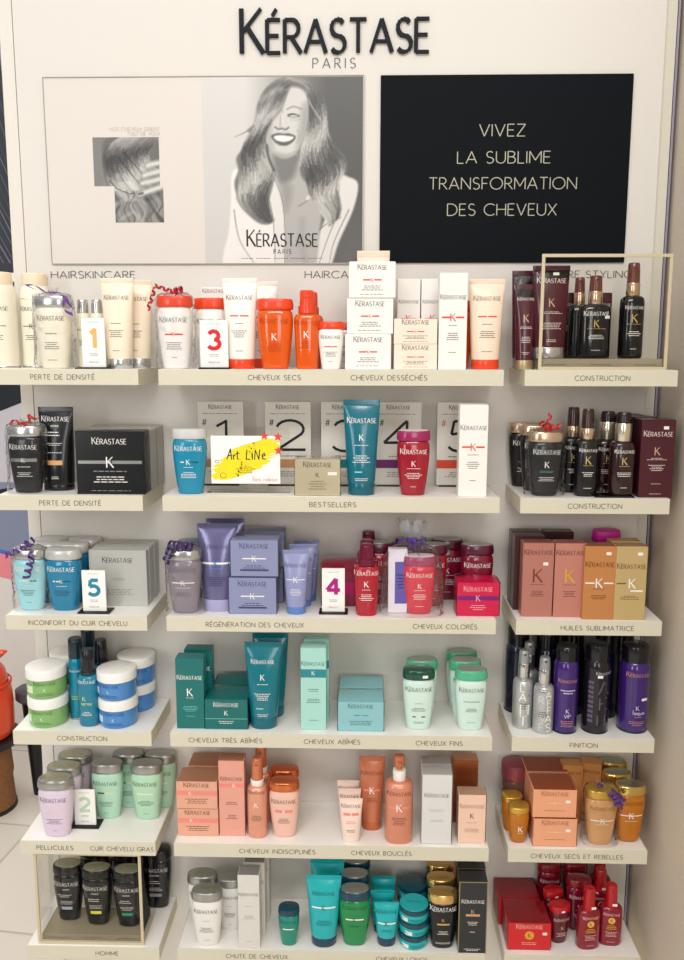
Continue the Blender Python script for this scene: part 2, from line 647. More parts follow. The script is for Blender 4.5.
def carton(loc, w, h, d, body, label, items=(), mats=(), name='product_box', group=None, rz=0, top=None, sticker=None, wrap=False, cat='box', edge=None):
    t = thing(name, label, cat, loc, group, rz)
    mb = MB()
    mb.box(-w / 2, w / 2, -d / 2, d / 2, 0, h, .0009)
    mb.build('box_body', body, t)
    mb = MB()
    mb.box(-w / 2 + .0012, w / 2 - .0012, -d / 2 + .0009, d / 2 - .0016, h, h + .0005)
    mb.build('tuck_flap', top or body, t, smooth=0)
    if items:
        prints(t, flat(-d / 2 - .0003), [scale_item(i, w, h) for i in items], list(mats), seed=len(label))
    if edge:
        mb = MB()
        for s_ in (-1, 1):
            mb.box(s_ * (w / 2 - .0006) - .0009, s_ * (w / 2 - .0006) + .0009, -d / 2 - .0004, -d / 2 + .001, 0.001, h - .001)
        mb.box(-w / 2, w / 2, -d / 2 - .0004, -d / 2 + .001, h - .002, h - .0005)
        mb.build('foil_edge', edge, t, smooth=0)
    if sticker:
        mb = MB()
        mb.box(sticker[0] * w - .0045, sticker[0] * w + .0045, -d / 2 - .0007, -d / 2, sticker[1] * h - .0028, sticker[1] * h + .0028)
        mb.build('price_sticker', mat('F4F1EC', .5), t, smooth=0)
    if wrap:
        mb = MB()
        e = .0016
        mb.box(-w / 2 - e, w / 2 + e, -d / 2 - e, d / 2 + e, 0, h + e + .0008, .0015)
        mb.build('shrink_wrap', FILM, t)
    return t


def jar(loc, w, h, body, lid, label, items=(), mats=(), name='cream_jar', group=None, rz=0, lidf=.36, liddisc=None):
    t = thing(name, label, 'jar', loc, group, rz)
    zb = h * (1 - lidf)
    B = [(0, .44 * w), (.002, .465 * w), (.006, .48 * w), (zb * .5, .487 * w), (zb - .001, .485 * w), (zb, .46 * w)]
    mb = MB()
    mb.lathe(B, 40)
    mb.build('jar_body', body, t)
    mb = MB()
    mb.lathe([(zb, .47 * w), (zb + .0006, .497 * w), (zb + .002, .5 * w), (h - .003, .5 * w), (h - .0008, .49 * w), (h, .47 * w)], 40)
    l = mb.build('lid', lid, t)
    if liddisc:
        mb = MB()
        mb.lathe([(h, .46 * w), (h + .0005, .455 * w)], 36)
        mb.build('lid_disc', liddisc, l)
    if items:
        prints(t, curved(B, 1.0, 2), [scale_item(i, w, h) for i in items], list(mats), seed=len(label))
    return t


def aerosol(loc, w, h, body, cap, label, items=(), mats=(), name='aerosol_can', group=None, capf=.2, capw=.40, rim=None, rz=0, sticker=None):
    t = thing(name, label, 'spray can', loc, group, rz)
    a = w / 2
    zc = h * (1 - capf)
    B = [(0, a * .93), (.002, a * .97), (.004, a), (zc - .016, a), (zc - .008, a * .96), (zc - .002, a * .87), (zc, a * .82)]
    mb = MB()
    mb.lathe(B, 32)
    b_ = mb.build('can_body', body, t)
    mb = MB()
    mb.lathe([(.0, a * 1.0), (.0008, a * 1.012), (.003, a * 1.012), (.0038, a * 1.0)], 32)
    mb.build('base_rim', rim or cap, b_)
    mb = MB()
    c = capw * w
    mb.lathe([(zc, c), (zc + .002, c * 1.02), (h - .008, c), (h - .002, c * .95), (h, c * .84)], 32)
    mb.build('cap', cap, t)
    if items:
        prints(t, curved(B, 1.0, 2), [scale_item(i, w, h) for i in items], list(mats), seed=len(label))
    if sticker:
        mb = MB()
        put_bar(mb, curved(B, 1.0, 2, .0008), sticker[0] * w, sticker[1] * h, .2 * w, .03 * h, 0, 3)
        mb.build('price_sticker', mat('F4F1EC', .5), t, smooth=0)
    return t


def spray(loc, w, h, body, collar, head, label, items=(), mats=(), name='spray_bottle', group=None, ratio=.8, ex=2.6, bf=.68, cf=.12, hw=.24, over=None, rz=0, sticker=None, cat='spray bottle', taper=1.0):
    """shouldered bottle, metal collar, pump head under a fitted cap"""
    t = thing(name, label, cat, loc, group, rz)
    a = w / 2
    zb, zc = h * bf, h * (bf + cf)
    B = [(0, a * .88 * taper), (.002, a * .95 * taper), (.006, a * taper), (zb * .6, a * (taper + 1) / 2 * 1.0), (zb - .014, a), (zb - .006, a * .95), (zb - .002, a * .80), (zb, a * .55)]
    mb = MB()
    mb.lathe(B, 32, ratio, ex)
    mb.build('bottle_body', body, t)
    k = hw * w * 1.06
    mb = MB()
    mb.lathe([(zb - .0006, k), (zb, k * 1.03), (zc - .001, k * 1.03), (zc, k)], 24)
    mb.build('collar', collar, t)
    mb = MB()
    mb.lathe([(zc, hw * w), (zc + .001, hw * w), (zc + (h - zc) * .55, hw * w * .96), (h - .003, hw * w * .90), (h, hw * w * .78)], 24)
    hd = mb.build('spray_head', head, t)
    mb = MB()
    z0 = zc + (h - zc) * .72
    mb.lathe([(0, .0022), (.0018, .0022)], 10)
    mb.build('nozzle', mat('2A2426', .4), hd, loc=(0, -hw * w * .86 + .001, z0), rot=(PI / 2, 0, 0))
    if over:
        mb = MB()
        mb.lathe([(zc, hw * w * 1.12), (h - .001, hw * w * 1.08), (h + .004, hw * w * .98)], 24, c0=False)
        mb.build('clear_overcap', over, t)
    if items:
        prints(t, curved(B, ratio, ex), [scale_item(i, w, h) for i in items], list(mats), seed=len(label))
    if sticker:
        mb = MB()
        f = curved(B, ratio, ex, .0009)
        if sticker[1] > bf:
            f = flat(-hw * w * 1.12)
        put_bar(mb, f, sticker[0] * w, sticker[1] * h, .0095, .0055, 0, 3)
        mb.build('price_sticker', mat('F4F1EC', .5), t, smooth=0)
    return t


def lotion(loc, w, h, body, collar, head, label, items=(), mats=(), name='pump_bottle', group=None, ratio=.8, ex=2.6, bf=.72, hw=.2, rz=0, cat='pump bottle', capped=False):
    """bottle with a push pump and spout"""
    t = thing(name, label, cat, loc, group, rz)
    a = w / 2
    zb = h * bf
    B = [(0, a * .90), (.002, a * .96), (.006, a), (zb * .6, a), (zb - .012, a * .99), (zb - .005, a * .9), (zb - .001, a * .66), (zb, a * .5)]
    mb = MB()
    mb.lathe(B, 32, ratio, ex)
    mb.build('bottle_body', body, t)
    zc = zb + (h - zb) * .42
    k = hw * w
    mb = MB()
    mb.lathe([(zb, k * 1.12), (zb + .001, k * 1.16), (zc - .001, k * 1.16), (zc, k * 1.1)], 24)
    mb.build('collar', collar, t)
    mb = MB()
    mb.lathe([(zc, k * .55), (zc + (h - zc) * .35, k * .55), (zc + (h - zc) * .36, k * .95), (h - .004, k), (h - .001, k * .95), (h, k * .8)], 24)
    hd = mb.build('pump_head', head, t)
    mb = MB()
    zz = zc + (h - zc) * .7
    mb.tube([(0, -k * .6, zz), (0, -k * 1.5, zz), (0, -k * 2.1, zz - .002)], k * .36, 10, taper=.75)
    mb.build('spout', head, hd)
    if items:
        prints(t, curved(B, ratio, ex), [scale_item(i, w, h) for i in items], list(mats), seed=len(label))
    return t


def serum(loc, w, h, body, cap, label, items=(), mats=(), name='serum_bottle', group=None, ratio=.75, rz=0):
    """tapered pump bottle under a tall cap"""
    t = thing(name, label, 'bottle', loc, group, rz)
    zb = .70 * h
    B = [(0, .38 * w), (.002, .41 * w), (.005, .425 * w), (zb * .5, .465 * w), (zb - .012, .5 * w), (zb - .006, .49 * w), (zb - .001, .42 * w), (zb, .3 * w)]
    mb = MB()
    mb.lathe(B, 30, ratio, 2.8)
    mb.build('bottle_body', body, t)
    mb = MB()
    mb.lathe([(zb, .31 * w), (zb + .001, .335 * w), (zb + .1 * h, .33 * w), (zb + .101 * h, .30 * w)], 26)
    mb.build('collar', cap, t)
    mb = MB()
    mb.lathe([(zb + .1 * h, .265 * w), (zb + .102 * h, .28 * w), (h - .006, .275 * w), (h - .0015, .262 * w), (h, .22 * w)], 26)
    c = mb.build('pump_cap', cap, t)
    mb = MB()
    mb.box(-.11 * w, .11 * w, -.31 * w, -.2 * w, h - .014, h - .004, .001)
    mb.build('spout', cap, c)
    if items:
        prints(t, curved(B, ratio, 2.8), [scale_item(i, w, h) for i in items], list(mats), seed=len(label))
    return t


def number_card(loc, w, h, digit, color, label, base_w=None, title=MATS, group=None):
    """small counter card standing on a black foot"""
    t = thing('number_card', label, 'card', loc, group or 'small numbered counter cards')
    bw = base_w or w * 1.35
    mb = MB()
    mb.box(-bw / 2, bw / 2, -.012, .022, 0, .0028, .0006)
    mb.build('foot', mat('17181A', .25), t)
    mb = MB()
    mb.box(-w / 2, w / 2, -.002, .002, .0028, h, .0006)
    pn = mb.build('card_panel', mat('F5F3EF', .45), t)
    mb = MB()
    fn = flat(-.0024)
    put_text(mb, digit, fn, 0, h * .42, h * .36, weight=.23, xs=1.15, mi=0)
    put_lines(mb, fn, 0, h * .30, w * .55, h * .035, 2, 1, random.Random(3))
    put_lines(mb, fn, 0, h * .92, w * .7, h * .03, 1, 1, random.Random(4))
    put_brand(mb, fn, 0, h * .12, w * .4, 1, small=False)
    mb.build('printed_number', [mat(color, .4), mat('8D8A86', .5)], pn, smooth=0)
    return t


def curl(mb, p0, p1, r, turns, w, n=26, mi=0, phase=0.0):
    """curled gift ribbon between two points"""
    p0, p1 = Vector(p0), Vector(p1)
    ax = (p1 - p0).normalized()
    u = ax.cross(Vector((0, 1, 0.2))).normalized()
    v = ax.cross(u)
    pts, side = [], []
    for i in range(n + 1):
        t = i / n
        a = phase + turns * 2 * PI * t
        pts.append(p0.lerp(p1, t) + (u * math.cos(a) + v * math.sin(a)) * r)
        side.append(ax)
    mb.ribbon(pts, side, w, mi)


def gift_wrap(t, w, h, ribbon_hex, curls, d=None, seed=1, knot=(0, 0), rw=.0056):
    """crinkled cellophane round a bottle plus a curled ribbon (curls: list of start, end, radius, turns)"""
    rnd = random.Random(seed)
    d = d or w * .66
    n = 40
    rings = []
    for z, k in ((.0, .53), (.03, .56), (.12, .56), (.3, .53), (.5, .545), (.7, .545), (.84, .54), (.93, .54), (1.0, .50), (1.025, .36), (1.035, .16), (1.06, .10), (1.11, .16)):
        ring = sring(k * w, k * d, z * h + .0005, n, 2.4)
        ring = [(x * (1 + rnd.uniform(-.03, .035)) + (knot[0] * max(0, (z - .98) * 8) if z > .98 else 0), y * (1 + rnd.uniform(-.03, .05)), zz + (rnd.uniform(-.003, .003) if z > .05 else 0)) for x, y, zz in ring]
        rings.append(ring)
    mb = MB()
    mb.loft(rings, False, False)
    wr = mb.build('cellophane_wrap', CELLO, t, smooth=20)
    mb = MB()
    for i, (a, b, r, tn) in enumerate(curls):
        curl(mb, a, b, r, tn, rw, n=int(14 * max(1, tn)), phase=i * 1.3)
    kx = knot[0]
    mb.box(kx - .005, kx + .005, -.006, .006, 1.03 * h, 1.06 * h, .001)
    mb.build('ribbon', mat(ribbon_hex, .3, .0, coat=.4), wr, smooth=60)
    return t

# ------------------------------------------------------------------ the setting
ZS = [None, 1.42, 1.1883, 0.957, 0.724, 0.4921, 0.261]
DEP, TH = 0.16, 0.0285
WHITE = mat('F1ECE4', .45)
PANEL = mat('DFDAD3', .5, spec=.25)
EDGE = mat('D6D0BC', .45)
DARKTXT = mat('4A453C', .5)
BLACKTXT = mat('16181E', .35)


def struct(name, mb, m, smooth=0, **k):
    return tag(mb.build(name, m, smooth=smooth, **k), None, None, kind='structure')


mb = MB()
mb.box(-.2922, .924, -.0, .05, 0, 2.6)
struct('wall_back', mb, PANEL)
mb = MB()
mb.box(-.3185, -.2935, -.001, .05, 0, 2.6, .001)
struct('trim_1', mb, mat('E2DCD3', .5, spec=.3))
mb = MB()
mb.box(.9255, .9455, .006, .05, 0, 2.6)
struct('trim_2', mb, mat('D8D3C4', .4))
mb = MB()
mb.box(.9465, .9500, .003, .05, 0, 2.6)
struct('trim_reflection', mb, mat('A8A2B8', .25, .4))  # violet tint paints a coloured light's reflection into the metal strip
mb = MB()
mb.box(.957, 1.10, -2.6, .05, 0, 2.6)
struct('wall_right', mb, mat('DBCEBC', .6, bump=.05, bscale=14, var=.04, spec=.25))
mb = MB()
mb.box(-4.0, 1.1, -4.0, 3.0, -.05, 0)


def tile_mat():
    m = bpy.data.materials.new('floor_tiles')
    m.use_nodes = True
    nt = m.node_tree
    b = nt.nodes['Principled BSDF']
    b.inputs['Roughness'].default_value = .28
    tc = nt.nodes.new('ShaderNodeTexCoord')
    mp = nt.nodes.new('ShaderNodeMapping')
    mp.inputs['Rotation'].default_value = (0, 0, .12)
    mp.inputs['Location'].default_value = (.27, .30, 0)
    br = nt.nodes.new('ShaderNodeTexBrick')
    br.offset = 0
    br.inputs['Color1'].default_value = rgb('DDD3C6') + (1,)
    br.inputs['Color2'].default_value = rgb('D6CCBF') + (1,)
    br.inputs['Mortar'].default_value = rgb('BBAFA3') + (1,)
    br.inputs['Scale'].default_value = 1
    br.inputs['Mortar Size'].default_value = .004
    br.inputs['Brick Width'].default_value = .45
    br.inputs['Row Height'].default_value = .45
    nt.links.new(tc.outputs['Object'], mp.inputs[0])
    nt.links.new(mp.outputs[0], br.inputs[0])
    nt.links.new(br.outputs['Color'], b.inputs['Base Color'])
    return m


struct('floor', mb, tile_mat())
mb = MB()
mb.box(-3.6, -.34, 1.52, 1.6, 0, 2.6)
struct('wall_far', mb, mat('EDE8E2', .5))
mb = MB()
mb.box(-3.6, -.34, 1.50, 1.519, 0, .07, .002)
struct('baseboard_far', mb, mat('E7A983', .45))

# shelves, each with its lettering
XS = {'L': (-.3071, -.0366), 'C': (0, .62), 'R': (.6572, .9274)}
LET = {
    'L1': [('PERTE DE DENSITÉ', -0.1744, 0.1168)], 'C1': [('CHEVEUX SECS', 0.2095, 0.0945), ('CHEVEUX DESSÉCHÉS', 0.4153, 0.1359)], 'R1': [('CONSTRUCTION', 0.7946, 0.0971)],
    'L2': [('PERTE DE DENSITÉ', -0.172, 0.1149)], 'C2': [('BESTSELLERS', 0.3146, 0.0855)], 'R2': [('CONSTRUCTION', 0.7926, 0.0976)],
    'L3': [('INCONFORT DU CUIR CHEVELU', -0.1694, 0.1884)], 'C3': [('RÉGÉNÉRATION DES CHEVEUX', 0.1672, 0.1844), ('CHEVEUX COLORÉS', 0.5249, 0.1195)], 'R3': [('HUILES SUBLIMATRICE', 0.8083, 0.135)],
    'L4': [('CONSTRUCTION', -0.172, 0.0969)], 'C4': [('CHEVEUX TRÈS ABÎMÉS', 0.1071, 0.1416), ('CHEVEUX ABÎMÉS', 0.313, 0.1078), ('CHEVEUX FINS', 0.5187, 0.0889)], 'R4': [('FINITION', 0.7937, 0.0521)],
    'L5': [('PELLICULES', -0.2373, 0.0732), ('CUIR CHEVELU GRAS', -0.1037, 0.1258)], 'C5': [('CHEVEUX INDISCIPLINÉS', 0.2048, 0.1492), ('CHEVEUX BOUCLÉS', 0.4101, 0.1177)], 'R5': [('CHEVEUX SECS ET REBELLES', 0.7912, 0.1782)],
    'L6': [('HOMME', -0.1431, 0.046)], 'C6': [('CHUTE DE CHEVEUX', 0.1609, 0.1244), ('CHEVEUX LONGS', 0.4533, 0.1021)], 'R6': [],
}
ORD = ['', 'top', 'second', 'third', 'fourth', 'fifth', 'lowest']
SIDE = {'L': 'left', 'C': 'wide middle', 'R': 'right'}
for r in range(1, 7):
    for c in 'LCR':
        x0, x1 = XS[c]
        nm = LET[c + str(r)]
        lb = 'white shelf with beige edge, %s in the %s column' % (ORD[r], SIDE[c])
        t = thing('display_shelf', lb, 'shelf', ((x0 + x1) / 2, 0, ZS[r]), 'white product shelves')
        hw = (x1 - x0) / 2
        mb = MB()
        mb.box(-hw + .0015, hw - .0015, -DEP + .0015, -.0005, -TH, 0, .0004)
        mb.build('shelf_board', mat('F6F2EC', .4), t, smooth=0)
        mb = MB()
        mb.box(-hw, hw, -DEP, -DEP + .0025, -TH - .0002, -.0002, .0004)
        mb.box(-hw, -hw + .0025, -DEP + .0025, -.0006, -TH - .0002, -.0002)
        mb.box(hw - .0025, hw, -DEP + .0025, -.0006, -TH - .0002, -.0002)
        e = mb.build('edge_band', EDGE, t, smooth=0)
        if nm:
            for txt, cx, wd in nm:
                mb = MB()
                put_text(mb, txt, flat(-DEP - .0003), cx - (x0 + x1) / 2, -TH / 2 - .0045, .0086, wd, weight=.125, track=.26, xs=1.0)
                mb.build('shelf_lettering', mat('6B6353', .5), e, smooth=0)

# raised logo and the lettering on the panel
t = thing('logo_sign', 'large raised black brand name on white panel above the posters', 'sign', (.3135, -.001, 2.0025))
mb = MB()
q, wq = BRAND_Q, BRAND_W
sx = .349 / wq
for i, qd in enumerate(q):
    a = [((px - wq / 2) * sx, -.0055 - (i % 9) * .00005, pz * .0575) for px, pz in qd]
    b = [(p[0], 0, p[2]) for p in a]
    mb.loft([a, b])
mb.build('raised_letters', mat('10141B', .5, spec=.2), t, smooth=0)
mb = MB()
put_text(mb, 'PARIS', flat(-.0004), -.002, -.0265, .0175, .080, weight=.085, track=.5, nib=.4)
mb.build('small_lettering', mat('2A2A2C', .4), t, smooth=0)

for txt, xl, wd, lb in (('HAIRSKINCARE', -.244, .1655, 'thin grey heading HAIRSKINCARE on panel behind the top left shelf'),
                        ('HAIRCARE', .2547, .1110, 'thin grey heading on panel half hidden by the tall stack of white boxes'),
                        ('COUTURE STYLING', .6810, .2050, 'thin grey heading on panel behind the clear display stand of the top right shelf')):
    mb = MB()
    put_text(mb, txt, flat(0), 0, 0, .0133, wd, 'l', weight=.085, track=.2)
    o = mb.build('wall_lettering', DARKTXT, loc=(xl, -.0008, 1.5925), smooth=0)
    tag(o, lb, 'lettering', 'category headings on the panel')


# ------------------------------------------------------------------ printed pictures
class Canvas:
    def __init__(s, w, h, nx, ny, val=.9):
        s.w, s.h = w, h
        s.X, s.Y = np.meshgrid(np.linspace(0, w, nx), np.linspace(0, h, ny))
        s.A = np.full(s.X.shape, val, float)

    def mask(s, pts, soft=4):
        P = np.array(smooth_poly(pts))
        X, Y = s.X, s.Y
        ins = np.zeros(X.shape, bool)
        dist = np.full(X.shape, 1e9)
        n = len(P)
        for i in range(n):
            x0, y0 = P[i]
            x1, y1 = P[(i + 1) % n]
            if y0 != y1:
                c = ((y0 > Y) != (y1 > Y)) & (X < (x1 - x0) * (Y - y0) / (y1 - y0) + x0)
                ins ^= c
            dx, dy = x1 - x0, y1 - y0
            L = dx * dx + dy * dy + 1e-9
            t = np.clip(((X - x0) * dx + (Y - y0) * dy) / L, 0, 1)
            dist = np.minimum(dist, np.hypot(X - x0 - t * dx, Y - y0 - t * dy))
        sd = np.where(ins, dist, -dist)
        return np.clip(sd / soft * .5 + .5, 0, 1)

    def poly(s, pts, val, soft=4, alpha=1.0):
        m = s.mask(pts, soft) * alpha
        s.A = s.A * (1 - m) + val * m

    def stroke(s, pts, w, val, alpha=1.0, w1=None):
        P = smooth_line(pts)
        X, Y = s.X, s.Y
        w1 = w if w1 is None else w1
        xs, ys = [p[0] for p in P], [p[1] for p in P]
        mg = max(w, w1) * 1.6
        sel = (X >= min(xs) - mg) & (X <= max(xs) + mg) & (Y >= min(ys) - mg) & (Y <= max(ys) + mg)
        if not sel.any():
            return
        x, y = X[sel], Y[sel]
        best = np.zeros(x.shape)
        n = len(P)
        for i in range(n - 1):
            (x0, y0), (x1, y1) = P[i], P[i + 1]
            dx, dy = x1 - x0, y1 - y0
            t = np.clip(((x - x0) * dx + (y - y0) * dy) / (dx * dx + dy * dy + 1e-9), 0, 1)
            d = np.hypot(x - x0 - t * dx, y - y0 - t * dy)
            ww = w + (w1 - w) * (i + t) / (n - 1)
            best = np.maximum(best, np.clip(1.25 - d / (ww * .5 + 1e-6) * .8, 0, 1))
        a = best * alpha
        s.A[sel] = s.A[sel] * (1 - a) + val * a

    def tone(s, a):
        return np.clip(a ** 1.12 * .98 - .055 * np.sin(PI * a), 0, 1)

    def build(s, name, W_, H_, parent, loc, tint=(1.0, .985, .965)):
        ny, nx = s.X.shape
        mb = MB()
        g = np.zeros((ny, nx, 3))
        g[..., 0] = s.X / s.w * W_
        g[..., 2] = -s.Y / s.h * H_
        v = g.reshape(-1, 3)
        idx = np.arange(ny * nx).reshape(ny, nx)
        f = np.stack([idx[1:, :-1], idx[1:, 1:], idx[:-1, 1:], idx[:-1, :-1]], -1).reshape(-1, 4)
        me = bpy.data.meshes.new(name)
        me.from_pydata(v.tolist(), [], f.tolist())
        at = me.color_attributes.new('ink', 'FLOAT_COLOR', 'POINT')
        A = s.tone(np.clip(s.A, 0, 1)).reshape(-1)
        c = np.ones((ny * nx, 4))
        for k in range(3):
            q_ = A * tint[k]
            c[:, k] = np.where(q_ <= .04045, q_ / 12.92, ((q_ + .055) / 1.055) ** 2.4)
        at.data.foreach_set('color', c.reshape(-1).astype(np.float32))
        me.materials.append(INK)
        o = bpy.data.objects.new(name, me)
        COL.objects.link(o)
        o.parent = parent
        o.location = loc
        return o


def smooth_line(p, k=5):
    if len(p) < 3:
        return [(p[0][0] + (p[1][0] - p[0][0]) * i / 4, p[0][1] + (p[1][1] - p[0][1]) * i / 4) for i in range(5)]
    out = []
    n = len(p)
    for i in range(n - 1):
        p0, p1, p2, p3 = p[max(i - 1, 0)], p[i], p[i + 1], p[min(i + 2, n - 1)]
        for j in range(k):
            t = j / k
            out.append(tuple(.5 * (2 * p1[a] + (p2[a] - p0[a]) * t + (2 * p0[a] - 5 * p1[a] + 4 * p2[a] - p3[a]) * t * t + (3 * p1[a] - p0[a] - 3 * p2[a] + p3[a]) * t ** 3) for a in (0, 1)))
    return out + [p[-1]]


def smooth_poly(p, k=4):
    out = []
    n = len(p)
    for i in range(n):
        p0, p1, p2, p3 = p[i - 1], p[i], p[(i + 1) % n], p[(i + 2) % n]
        for j in range(k):
            t = j / k
            out.append(tuple(.5 * (2 * p1[a] + (p2[a] - p0[a]) * t + (2 * p0[a] - 5 * p1[a] + 4 * p2[a] - p3[a]) * t * t + (3 * p1[a] - p0[a] - 3 * p2[a] + p3[a]) * t ** 3) for a in (0, 1)))
    return out


def blend(g0, g1, t):
    return [(a[0] + (b[0] - a[0]) * t, a[1] + (b[1] - a[1]) * t) for a, b in zip(g0, g1)]


rh = random.Random(11)


def strands(cv, guides, n, lo, hi, w0=5, w1=9, alpha=.5):
    """locks of hair drawn between neighbouring guide lines"""
    for _ in range(n):
        u = rh.random() * (len(guides) - 1)
        i = min(int(u), len(guides) - 2)
        g = blend(guides[i], guides[i + 1], u - i)
        a, b = sorted((rh.random(), rh.random()))
        if b - a < .35:
            a, b = max(0, a - .25), min(1, b + .25)
        m = smooth_line(g)
        m = m[int(a * (len(m) - 1)):int(b * (len(m) - 1)) + 2]
        if len(m) < 3:
            continue
        cv.stroke(m[::2] if len(m) > 7 else m, rh.uniform(w0, w1), rh.uniform(lo, hi), alpha * rh.uniform(.5, 1), w1=2)


def locks(guides, n, w_, alpha, depth, bands, ph):
    """long wavy locks whose sheen rises and falls along their length"""
    for _ in range(n):
        u = rh.random() * (len(guides) - 1)
        i = min(int(u), len(guides) - 2)
        g = blend(guides[i], guides[i + 1], u - i)
        jit = rh.uniform(-.05, .05)
        tone = rh.uniform(-.07, .07)
        off = rh.uniform(-4, 4)
        g = [(x + off, y) for x, y in g]
        st = 6
        for k in range(rh.randint(0, 2), len(g) - st, 3):
            t = (k + st / 2) / len(g)
            if rh.random() < .18:
                continue
            sheen = math.sin(2 * PI * bands * (t + jit) + ph + u * .55)
            v = .57 + tone + depth * sheen * min(1, .45 + t)
            seg = g[k:k + st + 1]
            cv.stroke([seg[0], seg[len(seg) // 2], seg[-1]], w_ * rh.uniform(.7, 1.3), v, alpha, w1=w_ * rh.uniform(.6, 1.1))


def wavy(g, amp, ph, n=3):
    m = smooth_line(g, 5)
    out = []
    for i, (x, y) in enumerate(m):
        t = i / (len(m) - 1)
        k = amp * max(0, t - .28) * math.sin(ph + t * 2 * PI * n)
        out.append((x + k, y + k * .25))
    return out


# portrait of the smiling woman (black and white print)
cv = Canvas(684, 805, 172, 202)
cv.A = .88 - .46 * np.clip((cv.X - 180) / 330, 0, 1) ** 1.2 - .03 * np.clip(cv.Y / 805, 0, 1) + .08 * np.clip((cv.Y - 500) / 300, 0, 1) * np.clip((cv.X - 400) / 200, 0, 1)
# back hair
cv.poly([(350, 34), (425, 48), (475, 92), (503, 150), (508, 220), (535, 290), (585, 350), (592, 405), (560, 455), (568, 520), (535, 590), (492, 628), (470, 560), (430, 500), (392, 430), (380, 330), (400, 180)], .50, 6)
# jacket, far shoulder and near shoulder
cv.poly([(128, 402), (200, 398), (292, 408), (322, 500), (338, 600), (338, 800), (92, 800), (108, 640), (118, 520)], .94, 5)
cv.poly([(560, 430), (600, 428), (638, 458), (618, 560), (560, 690), (520, 800), (455, 800), (478, 660), (520, 560)], .90, 5)
# neck and chest
cv.poly([(296, 330), (395, 335), (405, 420), (452, 480), (486, 560), (482, 640), (455, 800), (340, 800), (332, 600), (310, 480)], .76, 6)
cv.poly([(298, 335), (398, 335), (392, 380), (372, 430), (330, 452), (306, 420)], .50, 14, .75)
cv.poly([(325, 450), (370, 470), (352, 560), (338, 560)], .62, 14, .6)
cv.stroke([(395, 545), (420, 530), (450, 505)], 5, .55, .7)
cv.poly([(425, 520), (442, 490), (462, 505)], .9, 3)
cv.stroke([(410, 600), (405, 680), (420, 770)], 30, .66, .4)
# lapels and folds
cv.poly([(290, 410), (326, 510), (338, 640), (334, 800), (300, 800), (292, 640), (268, 500)], .91, 3)
for p in ([(290, 412), (326, 515), (338, 640), (336, 790)], [(268, 490), (290, 600), (298, 780)], [(565, 560), (520, 660), (478, 780)], [(600, 560), (540, 690), (520, 780)], [(130, 560), (150, 680), (210, 780)], [(480, 640), (520, 610), (570, 590)]):
    cv.stroke(p, 6, .50, .6, w1=3)
# face
cv.poly([(338, 82), (385, 72), (424, 92), (436, 150), (430, 225), (412, 285), (388, 330), (345, 352), (306, 340), (276, 300), (260, 250), (262, 210), (285, 190), (325, 140)], .86, 5)
cv.poly([(412, 150), (438, 140), (436, 225), (412, 290), (388, 332), (398, 260)], .66, 16, .75)
cv.poly([(262, 215), (285, 205), (290, 260), (296, 320), (274, 300), (260, 250)], .68, 12, .6)
cv.poly([(300, 325), (345, 335), (388, 325), (350, 353), (310, 345)], .66, 8, .6)
cv.poly([(300, 120), (345, 110), (322, 175), (300, 200)], .74, 10, .5)
cv.stroke([(352, 158), (378, 148), (408, 158)], 7, .60, .7)
cv.stroke([(356, 182), (372, 177), (388, 180), (402, 186)], 8, .28, .9, w1=4)
cv.stroke([(358, 187), (378, 190), (398, 188)], 5, .52, .6)
cv.stroke([(366, 199), (385, 202), (404, 196)], 6, .72, .5)
cv.stroke([(333, 160), (325, 200), (322, 225)], 9, .72, .6)
cv.stroke([(302, 228), (314, 236), (330, 234), (345, 238), (356, 230)], 7, .42, .8)
cv.stroke([(330, 175), (334, 215)], 7, .92, .6)
cv.poly([(286, 262), (312, 252), (335, 254), (360, 254), (385, 266), (372, 288), (342, 302), (312, 296), (294, 280)], .44, 3)
cv.poly([(296, 266), (318, 260), (345, 262), (377, 268), (362, 282), (335, 287), (308, 281)], .95, 3)
cv.stroke([(318, 298), (342, 301), (362, 293)], 5, .5, .7)
cv.stroke([(392, 240), (400, 262), (392, 290)], 6, .68, .6)
# hair: left sweep, then right curls
cv.poly([(368, 34), (310, 44), (262, 82), (232, 140), (220, 210), (190, 240), (205, 260), (178, 305), (143, 350), (150, 400), (133, 455), (155, 535), (200, 590), (245, 618), (287, 608), (270, 545), (288, 470), (300, 410), (272, 340), (260, 290), (262, 240), (290, 200), (325, 165), (345, 110)], .55, 5)
L_ = [wavy(g, a_, .6) for g, a_ in (([(365, 36), (300, 58), (250, 110), (225, 190), (205, 260), (165, 340), (148, 440), (165, 530), (215, 590)], 26),
      ([(366, 40), (320, 70), (275, 130), (245, 200), (225, 270), (190, 350), (185, 440), (210, 530), (245, 605)], 30),
      ([(367, 50), (330, 90), (300, 150), (265, 205), (240, 270), (225, 350), (228, 430), (235, 510), (265, 605)], 30),
      ([(362, 60), (345, 100), (322, 155), (288, 198), (262, 245), (264, 330), (285, 410), (272, 500), (284, 600)], 16))]
R__ = [wavy(g, a_, 2.2) for g, a_ in (([(350, 38), (420, 60), (440, 130), (440, 230), (412, 320), (412, 400), (440, 470), (480, 560), (500, 622)], 26),
      ([(360, 36), (440, 60), (468, 140), (470, 240), (448, 330), (450, 410), (482, 480), (510, 550), (510, 615)], 34),
      ([(370, 36), (455, 72), (488, 150), (495, 240), (492, 330), (508, 410), (528, 480), (540, 540), (528, 595)], 34),
      ([(380, 38), (475, 92), (505, 160), (510, 230), (538, 300), (575, 370), (570, 440), (562, 520), (540, 585)], 22))]
locks(L_, 40, 13, .34, .22, 2.6, 1.2)
locks(R__, 40, 13, .34, .22, 2.6, .4)
locks(L_, 80, 4.5, .36, .34, 2.6, 1.2)
